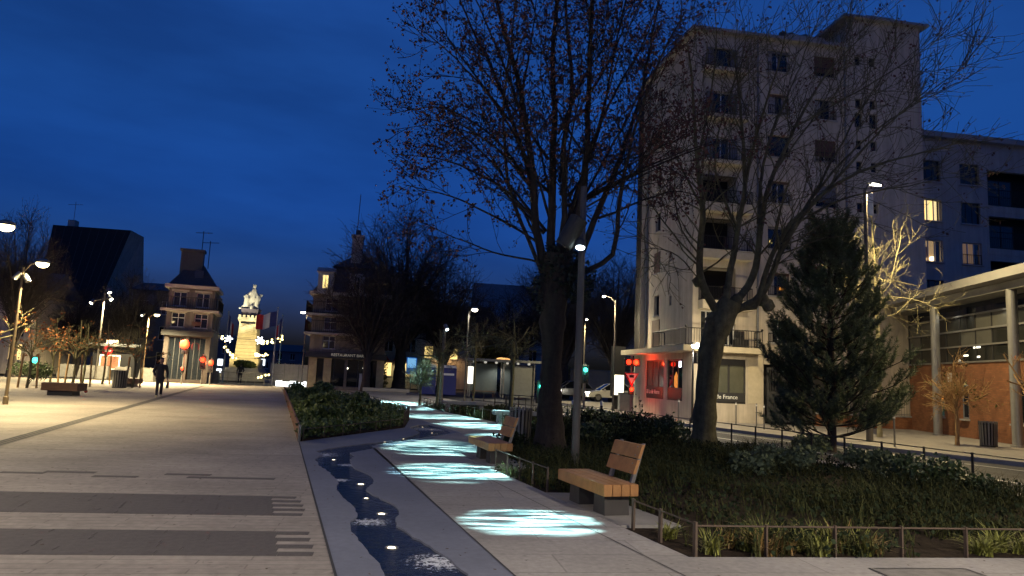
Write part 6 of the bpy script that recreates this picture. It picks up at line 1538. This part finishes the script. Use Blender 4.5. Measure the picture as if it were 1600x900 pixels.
for k in range(6): 
    a=2*math.pi*k/6; MB().tube([Vector(sp(.13+.15*math.cos(a),.03+.15*math.sin(a),.985)),Vector(sp(.13+.18*math.cos(a),.03+.18*math.sin(a),1.03))],[.06,.03],5).build('crown_point',m_stat,st_)
def up(p,tgt,pw,col=(1,.85,.5),sz=50):
    d=Vector(tgt)-Vector(p); o=light('flood_light',mon,p,pw,col,size=sz,blend=.8,rad=.2); o.rotation_euler=d.to_track_quat('-Z','Y').to_euler()
up((-4,-6,1.0),(0,0,4.0),2600,(1,.80,.38),40); up((4,-6,1.0),(0,0,4.0),2600,(1,.80,.38),40); up((-2.5,-6,2),(0,0,8.2),6500,(1,.92,.66),30); up((2.5,-6,2),(0,0,8.2),5200,(1,.92,.66),30)
# ---------------------------------------------------------------- flags
m_fb=mat('flag_blue',(.02,.035,.16),.8,var=.1); m_fw=mat('flag_white',(.6,.6,.6),.8,var=.05); m_fr=mat('flag_red',(.5,.03,.035),.8,var=.1)
def flag(px,py,ytop,fl,label,side=1,hang=False,depth=64,wd=2.2):
    P=AT(px,py,depth);P.z=0; t=thing('flagpole',label,'flagpole',P,EANG); z=ztop(P,ytop)
    MB().lathe([(.08,0),(.07,.4),(.04,z)],10).sphere((0,0,z+.05),.08,8,6).build('pole',mat('pole_white',(.5,.5,.48),.5,var=.05),t)
    for k,m_ in enumerate((m_fb,m_fw,m_fr)):
        V=[];F=[];n_=6
        for i in range(n_+1):
            u=(k+i/n_)/3
            if hang: x=side*(.06+.45*u+.05*math.sin(u*9)); zt0=z-.2-u*1.1; zb0=zt0-1.5+.35*u
            else: x=side*(.05+wd*u); zt0=z-.3-.45*u+.07*math.sin(u*8); zb0=zt0-1.35
            y=.16*math.sin(u*10)*u+.02
            V+=[(x,y,zt0),(x,y,zb0),(x,y+.012,zt0),(x,y+.012,zb0)]
        for i in range(n_): a=i*4; F+=[(a,a+4,a+5,a+1),(a+2,a+3,a+7,a+6),(a,a+2,a+6,a+4),(a+1,a+5,a+7,a+3)]
        F+= [(0,1,3,2),(n_*4,n_*4+2,n_*4+3,n_*4+1)]
        MB().add(V,F).build('flag_stripe',m_,t)
    return t
flag(333,601,476,1,'flagpole with a limp tricolour flag nearest the red signals',-1,True)
flag(347,601,488,1,'flagpole with a hanging tricolour left of the monument steps',1,True)
flag(424,601,482,1,'flagpole with the tricolour blown out beside the monument',-1,False,64,1.75)
flag(433,601,493,1,'flagpole with a furled tricolour right of the blown out flag',-1,True,67,1)
# ---------------------------------------------------------------- street decorations
m_gar=mat('garland_bulb',(1,.85,.4),.5,emit=(1,.80,.28),estr=6,var=0); m_snow=mat('snowflake_light',(.9,.95,1),.5,emit=(.85,.95,1),estr=5,var=0)
rg2=random.Random(9)
def garland(pts,label,n_=26,dep=72,r=.1):
    P=AT(*pts[0],dep); t=thing('light_garland',label,'garland',P); q=[AT(x,y,dep)-P for x,y in pts]; q=[Vector(v) for v in smooth_path([tuple(v) for v in q],.4)]
    MB().tube(q,.03,5).build('cable',m_black,t)
    b_=MB()
    for i in range(n_):
        p=q[int(i*(len(q)-1)/(n_-1))]; b_.sphere(p+Vector((rg2.uniform(-.08,.08),0,rg2.uniform(-.22,.1))),r*rg2.uniform(.6,1.2),6,4)
    b_.build('bulbs',m_gar,t,kind='stuff')
garland([(330,514),(340,522),(352,530)],'upper string of yellow lights left of the monument'); garland([(352,541),(360,552),(368,558)],'lower string of yellow lights left of the monument hedge',18)
garland([(412,535),(425,532),(440,525),(439,531)],'upper string of yellow lights right of the monument',24); garland([(400,554),(410,553),(417,556)],'lower string of yellow lights beside the flags',18)
garland([(404,588),(415,586),(424,582),(428,570)],'hanging string of yellow lights over the street right of the flags',18)
for px,py,lab in ((357,529,'glowing white snowflake ornament left of the monument'),(406,532,'glowing white snowflake ornament right of the monument')):
    P=AT(px,py,73); t=thing('snowflake_ornament',lab,'ornament',P)
    b_=MB()
    for k in range(3):
        a=math.pi*k/3; d=Vector((math.cos(a),0,math.sin(a)))*.42; b_.tube([-d,d],.06,6)
    b_.sphere((0,0,0),.24,10,6); b_.build('star',m_snow,t); MB().tube([(-2.6,.06,.05),(2.2,.06,.05)],.02,4).build('wire',m_black,t)
for px,py,lab in ((344,566,'white lit shop sign between the left flagpoles'),(342,581,'small white lit shop sign low beside the left flagpoles'),(410,566,'round white lit shop sign right of the monument')):
    P=AT(px,py,90); t=thing('shop_sign',lab,'sign',P); MB().bbox(-.32,.32,-.1,.1,-.42,.42,.05).build('face',mat('shop_sign_glow',(.9,.95,1),.5,emit=(.85,.95,1),estr=2,var=0),t); MB().box(-.04,.04,.1,.9,-.05,.05).build('bracket',m_black,t); MB().box(-.05,.05,.9,1.0,-P.z,.6).build('post',m_black,t)
# ---------------------------------------------------------------- people
m_skin=mat('skin',(.42,.24,.15),.6,var=.05); m_jack=mat('jacket_black',(.026,.026,.03),.75,var=.2,scale=8); m_jean=mat('jeans_dark',(.03,.028,.04),.85,var=.25,scale=8); m_shoe=mat('shoes_pale',(.45,.38,.26),.6,var=.1); m_hair=mat('hair_dark',(.012,.01,.008),.7)
def person(P,rz,label,h=1.74,bag=True,legs=((-.08,-.26,-.16,0),(.09,.24,.02,.03)),shoe=None,seed=0):
    t=thing('person',label,'person',P,rz)   # faces -y
    k=h/1.74
    def S(*a): return tuple(v*k for v in a)
    hipz=.9
    def leg(x,fy,ky,fz): return [(x,0,hipz),(x*1.05,ky*.55-.04,.50),(x*1.1,fy,.09+fz)]
    LG=[leg(*legs[0]),leg(*legs[1])]
    body=[(S(0,0,.95),S(0,0,1.35),.11*k,.13*k),(S(0,0,1.38),S(0,0,1.50),.075*k,.06*k),(S(0,-.01,1.5),S(0,-.015,1.56),.058*k,.07*k),(S(0,-.01,1.64),S(0,-.005,1.66),.085*k,.09*k),
      (S(0,-.03,1.57),S(0,-.035,1.60),.062*k,.065*k),(S(0,-.095,1.625),S(0,-.105,1.605),.012*k,.016*k),(S(-.088,0,1.62),S(-.09,.005,1.65),.014*k,.016*k),(S(.088,0,1.62),S(.09,.005,1.65),.014*k,.016*k)]
    AR=[[(-.2,0,1.42),(-.29,.02,1.16),(-.22,-.12,.98)],[(.2,0,1.42),(.28,.04,1.15),(.30,-.06,.90)]]
    for a in AR: body+=[(S(*a[0]),S(*a[1]),.048*k,.042*k),(S(*a[1]),S(*a[2]),.04*k,.028*k)]
    for ai,a in enumerate(AR):
        w_=Vector(a[2]); d=(w_-Vector(a[1])).normalized(); pz=w_+d*.08; body.append((S(*w_),S(*pz),.03*k,.036*k))
        sd_=Vector((0,1,0))
        for fI in range(4):
            b0=pz+sd_*(.027-.018*fI); L_=(.07,.08,.075,.06)[fI]; m1=b0+d*L_*.55; e1=m1+(d+Vector((.5*(1 if ai==0 else -1),0,-.1))).normalized()*L_*.5
            body+=[(S(*b0),S(*m1),.0095*k,.009*k),(S(*m1),S(*e1),.009*k,.008*k)]
        th=w_+d*.03; body+=[(S(*th),S(*(th+d*.035+Vector((0,-.04,0)))),.011*k,.01*k)]
    for l in LG: body+=[(S(*l[0]),S(*l[1]),.07*k,.05*k),(S(*l[1]),S(*l[2]),.048*k,.035*k)]
    blob('body',body,.012*k,m_skin,t,1)
    for sx in (-.032,.032): MB().sphere(S(sx,-.088,1.637),.009*k,8,6).build('eye',m_black,t)
    MB().sphere(S(0,-.094,1.572),(.022*k,.008*k,.006*k),8,6).build('mouth',mat('lips',(.25,.09,.07),.6),t)
    J=[(S(0,.0,.93),S(0,0,1.05),.165*k,.16*k),(S(0,0,1.05),S(0,0,1.36),.155*k,.16*k),(S(-.14,0,1.40),S(.14,0,1.40),.085*k,.085*k),(S(0,0,1.44),S(0,0,1.49),.075*k,.07*k),(S(-.05,0,.86),S(.05,0,.86),.14*k,.14*k)]
    for a in AR: J+=[(S(*a[0]),S(*a[1]),.075*k,.063*k),(S(*a[1]),S(*Vector(a[1]).lerp(Vector(a[2]),.97)),.06*k,.046*k)]
    blob('jacket',J,.02*k,m_jack,t,2)
    T=[(S(-.06,0,.9),S(.06,0,.9),.12*k,.12*k)]
    for l in LG: T+=[(S(*l[0]),S(*l[1]),.095*k,.072*k),(S(*l[1]),S(*l[2]),.07*k,.058*k)]
    blob('trousers',T,.02*k,m_jean,t,2)
    for l in LG:
        f_=Vector(l[2]); blob('shoe',[(S(f_.x,f_.y+.03,f_.z-.035),S(f_.x*1.05,f_.y-.15,f_.z-.045),.05*k,.042*k)],.014*k,shoe or m_shoe,t,1)
    blob('hair',[(S(0,.02,1.69),S(0,.02,1.70),.088*k,.085*k),(S(0,.05,1.62),S(0,.045,1.66),.065*k,.075*k)],.015*k,m_hair,t,1)
    if bag:
        b_=thing('hand_bag','dark bag hanging from the hand of the walking person','bag',Vector(P)+Matrix.Rotation(rz,3,'Z')@Vector(S(.33,-.08,.42)),rz)
        MB().add([(-.06,-.17,0),(.06,-.17,0),(.06,.17,0),(-.06,.17,0),(-.04,-.12,.3),(.04,-.12,.3),(.04,.12,.3),(-.04,.12,.3)],[(3,2,1,0),(4,5,6,7),(0,1,5,4),(1,2,6,5),(2,3,7,6),(3,0,4,7)]).build('bag_body',m_jack,b_); MB().tube([(0,-.1,.3),(0,-.06,.4),(0,.06,.4),(0,.1,.3)],.012,6).build('handle',m_jack,b_)
    return t
person(G(247,620.5),R(8),'person in a black jacket and dark jeans walking over the plaza with a bag')
person(G(374,598.5),R(180),'person in dark clothes standing before the monument steps',1.72,False,((-.1,0,0,0),(.1,.02,0,0)),m_black)
# rail before the monument steps, plaza litter
P=G(352,599.5); t=thing('guard_rail','thin metal guard rail in front of the monument steps','railing',P,EANG)
b_=MB()
for k in range(8): MB().lathe([(.025,0),(.025,1.0)],8,(k*.75-.6,0,0)).build('post',m_galv,t)
b_.tube([(-.6,0,1),(4.65,0,1)],.025,6).tube([(-.6,0,.5),(4.65,0,.5)],.018,6); b_.build('rail',m_galv,t)
P=G(134,613.5); MB().sphere((0,0,.06),.07,12,8).build('lost_ball',mat('ball_red',(.55,.09,.04),.5),smooth=True,label='small orange red ball lying beside the box bench',cat='ball').location=P
P=fx(1.9,.28); t=MB(); rgp=random.Random(2)
v=[(rgp.uniform(-.08,.08),rgp.uniform(-.05,.05),rgp.uniform(.0,.06)) for _ in range(14)]
t.add(v,[(0,1,2),(1,2,3),(2,3,4),(4,5,6),(5,6,7),(6,7,8),(8,9,10),(9,10,11),(10,12,13),(3,5,9)]); o=t.build('paper_scrap',m_signw,label='crumpled white paper scrap on the soil behind the front rail',cat='litter'); o.location=P+Vector((0,0,.0))
# tidy: repeated meshes share nothing else to do
